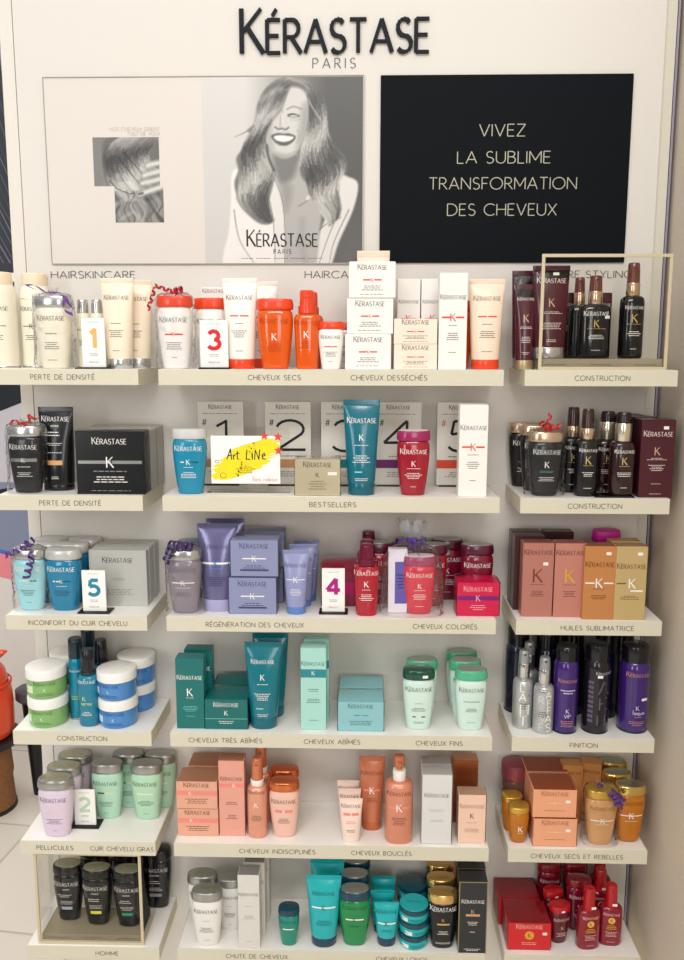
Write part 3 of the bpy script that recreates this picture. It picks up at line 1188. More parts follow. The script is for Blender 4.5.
locks(R__, 80, 4.5, .36, .34, 2.6, .4)
cv.stroke([(215, 225), (180, 248), (135, 268)], 9, .6, .8, w1=2)
cv.stroke([(250, 120), (290, 90), (325, 78)], 26, .86, .45)
cv.stroke([(296, 95), (275, 150), (240, 190)], 22, .88, .35)
cv.stroke([(268, 300), (275, 350), (296, 400)], 10, .22, .6)
cv.stroke([(438, 120), (452, 150), (485, 200)], 6, .90, .6)
cv.stroke([(430, 250), (408, 320), (402, 380)], 10, .88, .5)
cv.stroke([(345, 84), (385, 70), (425, 92), (440, 140)], 8, .66, .6)
PB = thing('portrait_poster', 'black and white poster of a smiling person with long wavy hair', 'poster', (.0615, -.0005, 1.9615))
mb = MB()
mb.box(0, .3055, -.0030, 0, -.3410, 0)
mb.build('poster_board', mat('E6E0D8', .45), PB, smooth=0)
# keep the part of the canvas inside the print edge
cw = cv.build('printed_photo', .3055 * 684 / 650, .341 * 805 / 748, PB, (-.3055 * 8 / 650, -.0032, .341 * 30 / 748))
me = cw.data
import bmesh
bm = bmesh.new()
bm.from_mesh(me)
kill = [v for v in bm.verts if not (.3055 * 6 / 650 < v.co.x < .3055 * 660 / 650 and -.341 * 780 / 748 < v.co.z < -.341 * 29 / 748)]
bmesh.ops.delete(bm, geom=kill, context='VERTS')
bm.to_mesh(me)
bm.free()
mb = MB()
fn = flat(-.0036)
q, wq = BRAND_Q, BRAND_W
sx = .136 / wq
for qd in q:
    f2 = lift(fn)
    mb.quad([f2(.150 + (px - wq / 2) * sx, -.3095 + pz * .0235) for px, pz in qd])
put_text(mb, 'PARIS', fn, .150, -.3235, .0085, .034, weight=.12, track=.5)
for k in range(34):
    if k % 7 != 5:
        put_bar(mb, fn, .072 + k * .0048, -.3318, .0031, .0011, 0, 1)
mb.build('poster_lettering', mat('1C1D20', .4), PB, smooth=0)

# page with the small picture of a hand in swept hair
PA = thing('hair_page', 'pale page with small grey picture of a hand in hair', 'poster', (-.2395, -.0005, 1.9615))
mb = MB()
mb.box(0, .3010, -.0028, 0, -.3410, 0)
mb.build('poster_board', mat('DDD5CD', .45), PA, smooth=0)
cv = Canvas(684, 912, 90, 112, .885)
inside = ((cv.X > 62) & (cv.X < 584) & (cv.Y > 185) & (cv.Y < 566)) | ((cv.X > 216) & (cv.X < 606) & (cv.Y >= 560) & (cv.Y < 843))
bgc = cv.A.copy()
cv.A[:] = .62
cv.poly([(50, 180), (215, 180), (150, 260), (140, 560), (50, 570)], .58, 20)
cv.poly([(205, 190), (420, 150), (620, 180), (640, 520), (560, 640), (400, 690), (240, 670), (180, 580), (150, 480), (140, 260)], .50, 8)
G1 = [wavy(g, 3, 0) for g in ([(330, 170), (215, 225), (150, 330), (160, 470), (205, 590), (300, 680)], [(420, 165), (310, 250), (262, 350), (285, 460), (350, 560), (430, 650)], [(520, 170), (415, 260), (380, 340), (415, 440), (460, 520), (520, 610)], [(640, 180), (540, 240), (490, 300), (500, 370), (560, 440), (640, 520)])]
locks(G1, 60, 26, .4, .24, 1.5, .3)
locks(G1, 150, 7, .4, .36, 1.5, .3)
for p in ([(265, 345), (330, 430), (400, 520), (440, 560)], [(300, 300), (380, 390), (450, 480)], [(190, 520), (250, 580), (340, 615), (400, 610)]):
    cv.stroke(p, 9, .12, .7, w1=5)
for b in range(46):
    x_ = rh.uniform(215, 606)
    a_ = rh.uniform(14, 34)
    cv.stroke([(x_ + a_ * math.sin(k * .9 + x_ * .02), 600 + k * 27) for k in range(10)], rh.uniform(6, 22), rh.choice((.3, .4, .55, .72, .84)), .42)
cv.stroke([(230, 700), (330, 660), (470, 690), (560, 780)], 34, .8, .4)
cv.stroke([(260, 820), (360, 760), (430, 830)], 30, .82, .4)
cv.stroke([(470, 660), (520, 740), (590, 830)], 24, .18, .5)
for p in ([(600, 380), (530, 390), (485, 405)], [(600, 440), (520, 460), (455, 478)], [(600, 500), (520, 520), (438, 538)], [(610, 555), (510, 590), (412, 622)]):
    cv.stroke(p, 58, .30, .5, w1=50)
    cv.stroke(p, 50, .88, 1.0, w1=38)
cv.stroke([(440, 612), (410, 620)], 18, .35, .8)
po = cv.build('printed_photo', .090 * 1.906, .120 * 1.838, PA, (.0720, -.0031, -.0615))
me = po.data
bm = bmesh.new()
bm.from_mesh(me)
bm.verts.ensure_lookup_table()
keep = inside.reshape(-1)
bmesh.ops.delete(bm, geom=[v for v in bm.verts if not keep[v.index]], context='VERTS')
bm.to_mesh(me)
bm.free()
mb = MB()
put_text(mb, 'VOS CHEVEUX DISENT', flat(-.0034), .2190, -.0955, .0060, .096, 'r', weight=.1)
put_text(mb, 'TOUT DE VOUS', flat(-.0034), .2190, -.1040, .0060, .062, 'r', weight=.1)
mb.build('poster_lettering', mat('B9B2AA', .5), PA, smooth=0)

FR = mat('A8A198', .4)
for rt_, wd, side in ((PA, .3010, 0), (PB, .3055, 1)):
    mb = MB()
    mb.box(-.0008 if side == 0 else 0, wd + (.0008 if side else 0), -.0045, -.0002, .0002, .0014)
    mb.box(-.0008 if side == 0 else 0, wd + (.0008 if side else 0), -.0045, -.0002, -.3424, -.3412)
    mb.build('frame_rails', FR, rt_, smooth=0)
    mb = MB()
    xx = -.0010 if side == 0 else wd + .0001
    mb.box(xx, xx + .0009, -.0045, -.0002, -.3412, .0002)
    mb.build('frame_stile', FR, rt_, smooth=0)

PK = thing('slogan_board', 'black board with four lines of thin pale slogan lettering', 'poster', (.3990, -.0005, 1.9620))
mb = MB()
mb.box(0, .4695, -.0045, 0, -.3410, 0, .0006)
mb.build('poster_board', mat('0B0F14', .6, spec=.12), PK, smooth=0)
for txt, xl, xr, zb in (('VIVEZ', .5855, .6713, 1.8524), ('LA SUBLIME', .5452, .7201, 1.8038), ('TRANSFORMATION', .4929, .7710, 1.7566), ('DES CHEVEUX', .5282, .7352, 1.7086)):
    mb = MB()
    put_text(mb, txt, flat(-.0048), (xl + xr) / 2 - .399, zb - 1.9620, .0212, xr - xl, weight=.075, track=.2)
    mb.build('slogan_lettering', mat('B4B19F', .5), PK, smooth=0)

# ------------------------------------------------------------------ the shop beyond the left end
AD = thing('advertising_banner', 'large printed banner with grey, blue and pink fields beyond the left shelf ends', 'banner', (-1.60, 1.20, .50))
mb = MB()
mb.box(0, 1.02, 0, .012, -.49, 1.05)
mb.build('banner_board', mat('E6E0DA', .5), AD, smooth=0)
mb = MB()
mb.quad([(0, -.0008, .49), (1.02, -.0008, .49), (1.02, -.0008, 1.05), (0, -.0008, 1.05)], 0)
mb.quad([(0, -.0008, .40), (1.02, -.0008, .17), (1.02, -.0008, .49), (0, -.0008, .49)], 1)
mb.quad([(0, -.0008, .385), (1.02, -.0008, .155), (1.02, -.0008, .17), (0, -.0008, .40)], 2)
mb.quad([(0, -.0008, .31), (1.02, -.0008, .06), (1.02, -.0008, .155), (0, -.0008, .385)], 3)
mb.build('printed_fields', [mat('CFCAD3', .5), mat('868FA8', .5), mat('4C6FC0', .5), mat('F08E98', .5)], AD, smooth=0)
mb = MB()
mb.quad([(.3, -.0014, .58), (1.02, -.0014, .86), (1.02, -.0014, .96), (.86, -.0014, .90), (.6, -.0014, .93), (.3, -.0014, .80)])
mb.quad([(.75 + .105 * math.cos(k * PI / 12), -.0014, .435 + .035 * math.sin(k * PI / 12)) for k in range(24)])
mb.build('printed_shapes', mat('1A2228', .4), AD, smooth=0)

HB = thing('hair_photo_banner', 'dark photograph of hair with white border at far left', 'banner', (-1.75, .60, 1.62))
mb = MB()
mb.box(0, 1.30, 0, .01, 0, .80)
mb.build('banner_board', mat('2A2E36', .4), HB, smooth=0)
mb = MB()
for i in range(60):
    x = .3 + i * .016
    pts = [(x + .2 * (1 - k / 10) ** 2 - .06 + rh.uniform(-.004, .004), -.0008, .06 + .7 * k / 10) for k in range(11)]
    mb.ribbon(pts, [(1, 0, 0)] * 11, rh.uniform(.001, .004), rh.randint(0, 1))
mb.build('printed_strands', [mat('6C6F7C', .4), mat('4A4D58', .4)], HB, smooth=0)
mb = MB()
mb.box(0, 1.30, -.002, -.0005, .012, .035)
mb.build('white_border', mat('F2F0EE', .5), HB, smooth=0)

V = thing('orange_jug', 'glossy orange jug on the dark tray of the brown pedestal at far left', 'jug', (-.832, .79, .245))
V.scale = (1, 1, 1.12)
mb = MB()
mb.lathe([(0, .080), (.004, .090), (.03, .098), (.09, .098), (.14, .094), (.155, .086), (.160, .086), (.19, .078), (.215, .058), (.232, .030), (.240, .022), (.246, .0)], 40, c1=False)
mb.build('jug_body', mat('E8481C', .3, coat=.4), V)
mb = MB()
mb.loft([sring(.026, .020, .205, 16, 2, .035), sring(.030, .020, .225, 16, 2, .040), sring(.040, .016, .245, 16, 2, .055), sring(.034, .010, .250, 16, 2, .062)])
mb.build('spout', mat('E8481C', .3, coat=.4), V)
mb = MB()
mb.lathe([(.150, .0945), (.152, .097), (.156, .097), (.158, .091)], 40, c0=False, c1=False)
mb.build('lid_rim', mat('D83E14', .35), V)
P_ = thing('wicker_pedestal', 'brown rough pedestal with dark tray under the orange jug', 'pedestal', (-.832, .79, 0))
mb = MB()
mb.lathe([(.012, .088), (.10, .082), (.12, .086), (.215, .080)], 30)
mb.build('pedestal_body', mat('8A5A34', .8, bump=1.0, bscale=120, var=.45), P_)
mb = MB()
mb.lathe([(.215, .085), (.222, .112), (.243, .114), (.244, .10)], 36)
mb.build('dark_tray', mat('1E1B1C', .35), P_)
mb = MB()
mb.lathe([(0, .092), (.012, .090)], 30)
mb.build('base_ring', mat('2A1E16', .5), P_)
K_ = thing('black_stool', 'small dark round stool with tapered black leg behind the orange jug', 'stool', (-.700, .872, 0))
mb = MB()
mb.lathe([(.330, .045), (.338, .052), (.366, .052), (.370, .046)], 30)
mb.build('stool_top', mat('4A4A50', .35), K_)
mb = MB()
mb.lathe([(0, .012), (.01, .014), (.20, .026), (.330, .034)], 20)
mb.build('stool_leg', mat('141416', .4), K_)

# measured product places: x, y, width, height, depth (metres)
S={'L1a':(-0.3066,-0.0753,0.0593,0.1769,0.0593),'L1b':(-0.2676,-0.0599,0.0502,0.1815,0.0502),'L1c':(-0.1961,-0.1243,0.0686,0.1308,0.0514),
'L1d':(-0.1526,-0.0968,0.0264,0.1262,0.0264),'L1e':(-0.1281,-0.0968,0.0263,0.1243,0.0264),'L1f':(-0.119,-0.146,0.042,0.0909,0.004),
'L1g':(-0.0805,-0.1186,0.061,0.1634,0.0427),'L1h':(-0.0575,-0.0846,0.0453,0.1623,0.0408),'C1a':(0.0264,-0.1242,0.0662,0.1306,0.0477),
'C1b':(0.0832,-0.0833,0.0603,0.1292,0.0434),'C1c':(0.083,-0.0431,0.0483,0.152,0.0338),'C1d':(0.1,-0.146,0.0507,0.0874,0.004),
'C1e':(0.1451,-0.1242,0.064,0.1627,0.0416),'C1f':(0.2088,-0.1243,0.0677,0.1252,0.0474),'C1g':(0.2667,-0.1283,0.0473,0.1407,0.0355),
'C1h':(0.3104,-0.1303,0.0473,0.0851,0.0355),'C1i':(0.3776,-0.123,0.0826,0.0647,0.05),'C1j':(0.381,-0.123,0.0823,0.1255,0.05),
'C1k':(0.3848,-0.123,0.0829,0.1883,0.05),'C1l':(0.3871,-0.0429,0.0686,0.2189,0.0343),'C1m':(0.463,-0.1235,0.0772,0.0445,0.045),
'C1n':(0.4627,-0.1235,0.0788,0.0904,0.045),'C1o':(0.4534,-0.06,0.043,0.1648,0.03),'C1p':(0.4982,-0.06,0.0392,0.1647,0.03),
'C1q':(0.5285,-0.134,0.0497,0.1691,0.032),'C1r':(0.5909,-0.1239,0.0649,0.1607,0.0422),'R1a':(0.6672,-0.1163,0.0343,0.1518,0.0275),
'R1b':(0.685,-0.1019,0.0328,0.1796,0.0262),'R1c':(0.7131,-0.1099,0.0669,0.1848,0.0402),'R1d':(0.7901,-0.0975,0.0583,0.1677,0.035),
'R1e':(0.8569,-0.0913,0.0474,0.1903,0.0474),'R1f':(0.8456,-0.045,0.0373,0.1402,0.03),'L2a':(-0.2615,-0.122,0.0724,0.126,0.0521),
'L2b':(-0.2146,-0.0947,0.0676,0.1589,0.0405),'L2c':(-0.0982,-0.1255,0.1267,0.1203,0.045),'C2a':(0.0468,-0.125,0.0659,0.1221,0.0461),
'C2b':(0.1506,-0.1285,0.1291,0.1065,0.003),'C2c':(0.286,-0.123,0.083,0.0666,0.05),'C2d':(0.3667,-0.1254,0.0687,0.1759,0.0412),
'C2e':(0.4626,-0.1259,0.0631,0.1201,0.0441),'C2f':(0.5704,-0.134,0.0517,0.1685,0.032),'C2n1':(0.0901,-0.038,0.0909,0.1653,0.004),
'C2n2':(0.2222,-0.038,0.0905,0.1657,0.004),'C2n3':(0.3322,-0.038,0.0902,0.1661,0.004),'C2n4':(0.4379,-0.038,0.0899,0.1664,0.004),
'C2n5':(0.5588,-0.038,0.0895,0.1668,0.004),'R2b':(0.7064,-0.1221,0.0719,0.1185,0.0518),'R2c':(0.7675,-0.1024,0.0316,0.1631,0.0253),
'R2d':(0.7815,-0.1272,0.0421,0.1609,0.0337),'R2e':(0.8352,-0.09,0.0374,0.1586,0.0299),'R2f':(0.8454,-0.1217,0.0458,0.1551,0.0367),
'R2g':(0.9037,-0.1255,0.0612,0.1424,0.045),'L3a':(-0.2745,-0.1136,0.0666,0.1195,0.048),'L3b':(-0.2055,-0.1125,0.0724,0.1192,0.0521),
'L3c':(-0.1451,-0.1163,0.0468,0.08,0.004),'L3d':(-0.1104,-0.0892,0.1161,0.1149,0.018),'C3a':(0.0316,-0.1232,0.0733,0.1236,0.0527),
'C3b':(0.0904,-0.1101,0.0755,0.1695,0.0453),'C3c':(0.1612,-0.1172,0.0896,0.0728,0.045),'C3e':(0.2433,-0.1283,0.0496,0.1233,0.0298),
'C3f':(0.3135,-0.0896,0.0449,0.0827,0.004),'C3g':(0.3397,-0.065,0.0975,0.1024,0.05),'C3h':(0.3775,-0.1255,0.0476,0.137,0.0333),
'C3i':(0.4781,-0.1157,0.0649,0.1121,0.0467),'C3j':(0.4378,-0.1081,0.0382,0.1242,0.022),'C3l':(0.5882,-0.1137,0.079,0.0645,0.05),
'R3a':(0.699,-0.1193,0.0542,0.1475,0.032),'R3b':(0.755,-0.1235,0.0596,0.147,0.032),'R3c':(0.8089,-0.1394,0.0598,0.1436,0.032),
'R3d':(0.8659,-0.1406,0.0569,0.1443,0.032),'L4a':(-0.2562,-0.0991,0.0828,0.1172,0.0827),'L4b':(-0.1988,-0.0961,0.0282,0.167,0.0282),
'L4c':(-0.1678,-0.1118,0.0439,0.1535,0.0439),'L4d':(-0.1139,-0.1007,0.0803,0.1135,0.0803),'C4a':(0.0369,-0.1261,0.0546,0.1483,0.03),
'C4b':(0.1077,-0.109,0.0821,0.065,0.06),'C4c':(0.1776,-0.1216,0.0725,0.1712,0.0435),'C4d':(0.2762,-0.1191,0.0485,0.1745,0.03),
'C4e':(0.368,-0.1168,0.0879,0.0645,0.055),'C4f':(0.4801,-0.1183,0.0634,0.1194,0.0456),'C4g':(0.5816,-0.1193,0.0641,0.1209,0.0461),
'R4a':(0.6846,-0.1093,0.0389,0.1628,0.0389),'R4b':(0.72,-0.1293,0.0393,0.1502,0.0393),'R4c':(0.764,-0.1215,0.0481,0.1726,0.0481),
'R4d':(0.8238,-0.1184,0.0509,0.1757,0.0509),'R4e':(0.8988,-0.1107,0.0578,0.1726,0.0578),'L5a':(-0.2413,-0.1266,0.0731,0.1166,0.0526),
'L5b':(-0.1609,-0.0513,0.0676,0.1215,0.0487),'L5c':(-0.0774,-0.0565,0.0672,0.1199,0.0484),'L5d':(-0.1928,-0.0969,0.0454,0.0839,0.004),
'C5a':(0.044,-0.1072,0.0821,0.129,0.055),'C5b':(0.1123,-0.1151,0.0509,0.1704,0.032),'C5c':(0.1624,-0.121,0.0421,0.1647,0.0379),
'C5d':(0.2161,-0.1194,0.0623,0.1176,0.0448),'C5e':(0.3492,-0.1326,0.0467,0.0885,0.028),'C5f':(0.3915,-0.0902,0.0527,0.1533,0.0343),
'C5g':(0.4444,-0.1316,0.0553,0.1776,0.0414),'C5h':(0.5177,-0.131,0.0576,0.1522,0.035),'C5i':(0.5875,-0.1288,0.0548,0.1094,0.032),
'C5j':(0.5814,-0.0544,0.0511,0.1368,0.03),'R5a':(0.6809,-0.1278,0.0434,0.0752,0.0391),'R5b':(0.7496,-0.1219,0.0852,0.1244,0.06),
'R5c':(0.8415,-0.1272,0.0666,0.1158,0.048),'R5d':(0.9005,-0.1199,0.0589,0.1186,0.0424),'R5e':(0.6953,-0.0327,0.0582,0.1193,0.0524),
'L6a':(-0.2493,-0.0647,0.0666,0.1179,0.0479),'L6b':(-0.1784,-0.0845,0.0572,0.1322,0.0412),'L6c':(-0.1143,-0.0873,0.0612,0.1297,0.0441),
'C6a':(0.059,-0.1373,0.0633,0.1164,0.0455),'C6b':(0.0899,-0.0962,0.0543,0.1182,0.0391),'C6c':(0.148,-0.1431,0.0421,0.1719,0.035),
'C6d':(0.2243,-0.1333,0.0448,0.0798,0.0359),'C6e':(0.2943,-0.128,0.0712,0.1469,0.0427),'C6f':(0.3578,-0.1266,0.0661,0.1187,0.0476),
'C6g':(0.4226,-0.1262,0.0508,0.0874,0.0305),'C6h':(0.4775,-0.1227,0.063,0.088,0.063),'C6i':(0.5354,-0.1315,0.0625,0.1197,0.045),
'C6j':(0.5938,-0.1423,0.0573,0.1687,0.034),'R6a':(0.7088,-0.1063,0.0823,0.0626,0.06),'R6b':(0.7747,-0.1128,0.0446,0.0821,0.0321),
'R6c':(0.8293,-0.1245,0.0481,0.132,0.0313),'R6d':(0.8774,-0.1139,0.0504,0.1318,0.0327),}
T={'C1eb':(0.1744,0.09,0.1466),'C1gb':(0.2676,0.06,0.1427),'C1hb':(0.3197,0.06,0.0843),'C1fb':(0.5434,0.07,0.1287),'R1db':(0.79,0.085,0.168)
,'R1fb':(0.7896,0.1,0.1415),'R2a':(0.6932,0.11,0.1276),'R2ab':(0.6969,0.062,0.1318),'R2gb':(0.9018,0.06,0.1497),'R2gc':(0.9098,0.107,0.1481)
,'L3ab':(-0.252,0.07,0.1312),'L3ac':(-0.2484,0.115,0.1334),'L3bb':(-0.1985,0.07,0.1255),'L3bc':(-0.1871,0.115,0.1317),'C3ab':(0.034,0.1,0.1346)
,'C3bb':(0.0969,0.078,0.1782),'C3eb':(0.2534,0.062,0.1328),'C3ec':(0.2607,0.1,0.1322),'C3hb':(0.384,0.06,0.1422),'C3hc':(0.3942,0.1,0.1474)
,'C3k':(0.4272,0.068,0.1287),'C3kb':(0.4546,0.112,0.1309),'C3kc':(0.5032,0.07,0.1348),'C3kd':(0.5366,0.113,0.1354),'C3ke':(0.5772,0.07,0.1353)
,'R3ab':(0.6863,0.065,0.1512),'R3ac':(0.7067,0.11,0.1515),'R3bb':(0.7597,0.1,0.1541),'R3db':(0.8791,0.06,0.1478),'R3e':(0.8788,0.11,0.1467)
,'L4ab':(-0.2442,0.088,0.141),'L4db':(-0.1088,0.088,0.1361),'L4cb':(-0.1665,0.085,0.1556),'L4bb':(-0.1993,0.11,0.1571),'C4ab':(0.0351,0.065,0.1419)
,'C4bb':(0.1076,0.085,0.0992),'C4cb':(0.1859,0.068,0.1738),'C4db':(0.276,0.065,0.1717),'C4eb':(0.3679,0.08,0.102),'C4fb':(0.4934,0.068,0.1334)
,'C4gb':(0.5802,0.064,0.14),'C4gc':(0.5757,0.11,0.1398),'R4ab':(0.6961,0.074,0.1584),'R4f':(0.6841,0.108,0.165),'R4g':(0.7435,0.085,0.1696)
,'R4h':(0.8163,0.105,0.1675),'R4i':(0.8798,0.095,0.1633),'R4j':(0.9388,0.1,0.1705),'L5ab':(-0.2605,0.053,0.1334),'L5ac':(-0.2628,0.099,0.1317)
,'L5bb':(-0.1476,0.117,0.1311),'L5cb':(-0.0684,0.117,0.1435),'C5ab':(0.0427,0.09,0.1408),'C5cb':(0.1711,0.064,0.1624),'C5db':(0.2158,0.064,0.137)
,'C5eb':(0.3448,0.05,0.0919),'C5ec':(0.3421,0.085,0.0969),'C5hb':(0.5162,0.055,0.1526),'R5ab':(0.68,0.06,0.0873),'R5e':(0.6926,0.105,0.1339)
,'R5bb':(0.7596,0.075,0.1481),'R5f':(0.8119,0.136,0.1242),'R5g':(0.8496,0.136,0.1248),'R5db':(0.8949,0.066,0.1353),'R5dc':(0.8861,0.112,0.1354)
,'L6d':(-0.2551,0.115,0.1194),'L6e':(-0.1938,0.115,0.1252),'L6f':(-0.1329,0.115,0.1263),'L6g':(-0.0634,0.1,0.1466),'C6ab':(0.0354,0.055,0.1434)
,'C6cb':(0.1452,0.045,0.1453),'C6cc':(0.1432,0.09,0.1245),'C6eb':(0.2891,0.06,0.1471),'C6fb':(0.3514,0.058,0.136),'C6fc':(0.3636,0.104,0.124)
,'C6gb':(0.418,0.055,0.0984),'C6gc':(0.4272,0.09,0.1067),'C6hb':(0.4945,0.08,0.0825),'C6ib':(0.5355,0.058,0.1372),'C6ic':(0.5126,0.104,0.1128)
,'C6jb':(0.6224,0.05,0.1554),'R6ab':(0.7026,0.09,0.1165),'R6bb':(0.7789,0.08,0.0881),'R6e':(0.777,0.113,0.1095),'R6f':(0.83,0.113,0.1081)
,'R6g':(0.8237,0.062,0.1015),'R6h':(0.8871,0.1,0.1179),'R6i':(0.8666,0.068,0.0981)}

# ------------------------------------------------------------------ the products
RW = lambda k: int(k[1])


def pos(k, dep=None, dz=0.0):
    """standing place of a measured item: its front stays where it was measured"""
    x, yc, w, h, d = S[k]
    dep = d if dep is None else dep
    y = min(yc - d / 2 + dep / 2, -dep / 2 - .0008)
    return (x, y, ZS[RW(k)] + dz)


def bpos(k, dep, dx=0.0, dz=0.0):
    x, fd, h = T[k]
    return (x + dx, min(-DEP + fd + dep / 2, -dep / 2 - .0008), ZS[RW(k)] + dz)


def wh(k):
    return S[k][2], S[k][3]


INKD = mat('55504A', .5)
INKW = mat('F4F1EC', .4)
INKR = mat('E2452C', .4)
GOLD = mat('D8B268', .25, .9)
SILV = mat('C9C9C8', .22, .85)
SILVD = mat('A9A9A6', .28, .8)
BLK = mat('101114', .22, coat=.3)


def L_white(acc=1):
    return [('B', .64, .60, 0), ('R', -.13, .475, .22, .020, 1), ('R', .14, .475, .22, .020, 1), ('K', 0, .475, .05, 1), ('L', 0, .36, .50, .028, 4, 0), ('L', 0, .16, .26, .02, 1, 0)]


def L_col(bar=True):
    it = [('B', .65, .62, 0), ('K', 0, .50, .085, 0), ('L', 0, .425, .40, .02, 1, 0), ('L', 0, .35, .52, .026, 4, 0), ('L', 0, .14, .3, .02, 1, 0)]
    return it


def L_tube():
    return [('B', .76, .60, 0), ('R', -.14, .585, .24, .014, 1), ('R', .14, .585, .24, .014, 1), ('L', 0, .50, .36, .02, 1, 0), ('L', 0, .42, .50, .022, 4, 0), ('L', 0, .2, .3, .02, 1, 0)]


def L_tubeK():
    return [('B', .76, .62, 0), ('K', 0, .61, .065, 0), ('L', 0, .53, .5, .018, 1, 0), ('L', 0, .42, .5, .022, 4, 0), ('R', -.08, .25, .2, .014, 1), ('L', 0, .18, .4, .018, 2, 0)]


def L_box(y=.78):
    return [('B', y, .62, 0), ('R', -.12, .50, .16, .04, 1), ('R', .12, .50, .16, .04, 1), ('K', 0, .5, .1, 1), ('L', 0, .33, .60, .055, 3, 0), ('L', 0, .1, .7, .04, 1, 0)]


def L_tall():
    return [('B', .70, .68, 0), ('K', 0, .50, .12, 1), ('L', 0, .415, .6, .018, 1, 0), ('L', 0, .33, .56, .02, 3, 0), ('L', 0, .14, .3, .016, 1, 0)]


# ---- top left shelf: cream range
CREAM = mat('F1EAD6', .35, coat=.2)
CREAMT = mat('F3E4CC', .38, coat=.15)
PEACHCAP = mat('FAE6C6', .3, trans=.1)
w, h = wh('L1a')
a = aerosol((S['L1a'][0] - .0075, -.080, ZS[1]), w, h, CREAM, PEACHCAP, 'cream spray can with peach cap at far left end of the top left shelf', [('B', .60, .6, 0), ('R', 0, .44, .6, .008, 0), ('K', 0, .44, .05, 0), ('L', 0, .34, .5, .02, 3, 0)], [INKD], capf=.135, capw=.40, rim=SILV)
dup(a, (S['L1b'][0] + .011, S['L1b'][1] + .006, ZS[1]), 'cream spray can with peach cap behind the purple-ribboned cream bottle')
w, h = wh('L1c')
a = bain(pos('L1c', w * .62), w, h, CREAM, SILV, 'cream bottle in cellophane with purple ribbon on the top left shelf', [('B', .66, .58, 0), ('L', 0, .48, .5, .03, 1, 0), ('L', 0, .36, .44, .028, 4, 0), ('L', 0, .12, .26, .02, 1, 0)], [INKD], name='wrapped_bottle')
gift_wrap(a, w, h, '6A2A94', [((0, -.014, h * 1.05), (-.040, -.02, h * 1.14), .0035, .8), ((-.040, -.02, h * 1.14), (.020, -.024, h * 1.02), .004, .6), ((0, -.014, h * 1.06), (.046, -.02, h * .86), .006, 1.0), ((-.052, -.02, h * .96), (-.034, -.026, h * .93), .001, .5), ((.026, -.022, h * .98), (.040, -.03, h * .74), .006, 1.0)], seed=3, rw=.0075)
w, h = .0255, S['L1d'][3]
GL = mat('EDE6D0', .3)
a = aerosol(pos('L1d', w), w, h, GL, SILV, 'slim cream bottle with silver cap, left one behind the number one card', [('B', .55, .6, 0), ('L', 0, .4, .6, .03, 3, 0)], [INKD], name='serum_bottle', capf=.2, capw=.40)
dup(a, (S['L1e'][0] + .002, S['L1e'][1], ZS[1]), 'slim cream bottle with silver cap, right one behind the number one card')
w, h = wh('L1f')
number_card(pos('L1f'), w, h, '1', 'E3B368', 'small white card with gold number 1 on the top left shelf', .066)
w, h = wh('L1g')
a = tube(pos('L1g'), w, h, .042, CREAMT, SILV, 'cream tube on silver cap right of the number one card', L_tube()[:1] + L_tube()[3:], [INKD, INKD])
dup(a, (S['L1h'][0], -.077, ZS[1]), 'cream tube on silver cap, rear one at right end of the top left shelf')

# ---- top middle shelf
ORCAP = mat('E8441C', .3, coat=.3)
WPL = mat('F4F0EA', .33, coat=.2)
OTR = mat('F4620C', .12, trans=.2, coat=.5)
RM = [INKD, INKR]
w, h = wh('C1a')
a = bain(pos('C1a', w * .62), w, h, WPL, ORCAP, 'white bottle with orange cap in cellophane tied with curly red ribbon', L_white(), RM, name='wrapped_bottle')
gift_wrap(a, w, h, 'B3121F', [((0, -.01, h * 1.05), (-.03, -.02, h * 1.13), .004, 2.5), ((-.03, -.02, h * 1.10), (-.042, -.03, h * .80), .004, 3), ((0, -.01, h * 1.05), (.02, -.02, h * 1.08), .007, 2)], seed=4)
w, h = wh('C1b')
a = bain(pos('C1b', w * .62), w, h, WPL, ORCAP, 'white bottle with orange cap behind the red number 3 card', L_white(), RM)
w, h = wh('C1c')
carton((S['C1c'][0], -.030, ZS[1]), w, h, .028, WPL, 'white box showing above the orange cap behind the red number 3 card', [('B', .93, .7, 0)], [INKD])
w, h = wh('C1d')
number_card(pos('C1d'), w, h, '3', 'DA2028', 'small white card with red number 3 on the top middle shelf', .056)
w, h = wh('C1e')
TB = mat('F5EFE6', .36, coat=.15)
a = tube(pos('C1e'), w, h, .042, TB, ORCAP, 'white tube on orange cap right of the red number 3 card', L_tube(), RM)
dup(a, bpos('C1eb', .042), 'white tube mostly hidden behind the tube beside the red number 3 card')
w, h = wh('C1f')
OBODY = [('B', .65, .6, 1), ('K', 0, .46, .1, 0), ('L', 0, .36, .5, .026, 5, 1)]
OM = [INKW, mat('A8360C', .4)]
a = bain(pos('C1f', w * .62), w, h, OTR, ORCAP, 'see-through orange bottle with orange cap left of the orange pump bottle', OBODY, OM, sticker=None)
dup(a, bpos('C1fb', .042), 'see-through orange bottle hidden between the tall white box and the peach tube')
w, h = wh('C1g')
a = serum(pos('C1g'), w, h, OTR, ORCAP, 'orange pump bottle with tall cap, front one on the top middle shelf', [('B', .56, .7, 1), ('K', 0, .44, .09, 0), ('L', 0, .35, .6, .026, 4, 1)], OM)
dup(a, bpos('C1gb', .036, .003), 'orange pump bottle with tall cap, rear one peeking out behind')
w, h = wh('C1h')
a = bain(pos('C1h', w * .68), w, h, WPL, ORCAP, 'small white bottle with orange cap left of the white box stack', L_white(), RM, ratio=.68)
dup(a, bpos('C1hb', .034, .012), 'small white bottle with orange cap wedged behind the white box stack')
w, h = .0825, .0625
BX = mat('F3EFE9', .5)
x0 = S['C1i'][0]
a = carton((x0, S['C1i'][1], ZS[1]), w, h, .05, BX, 'white jar box at the bottom of the stack of three', L_box(), RM)
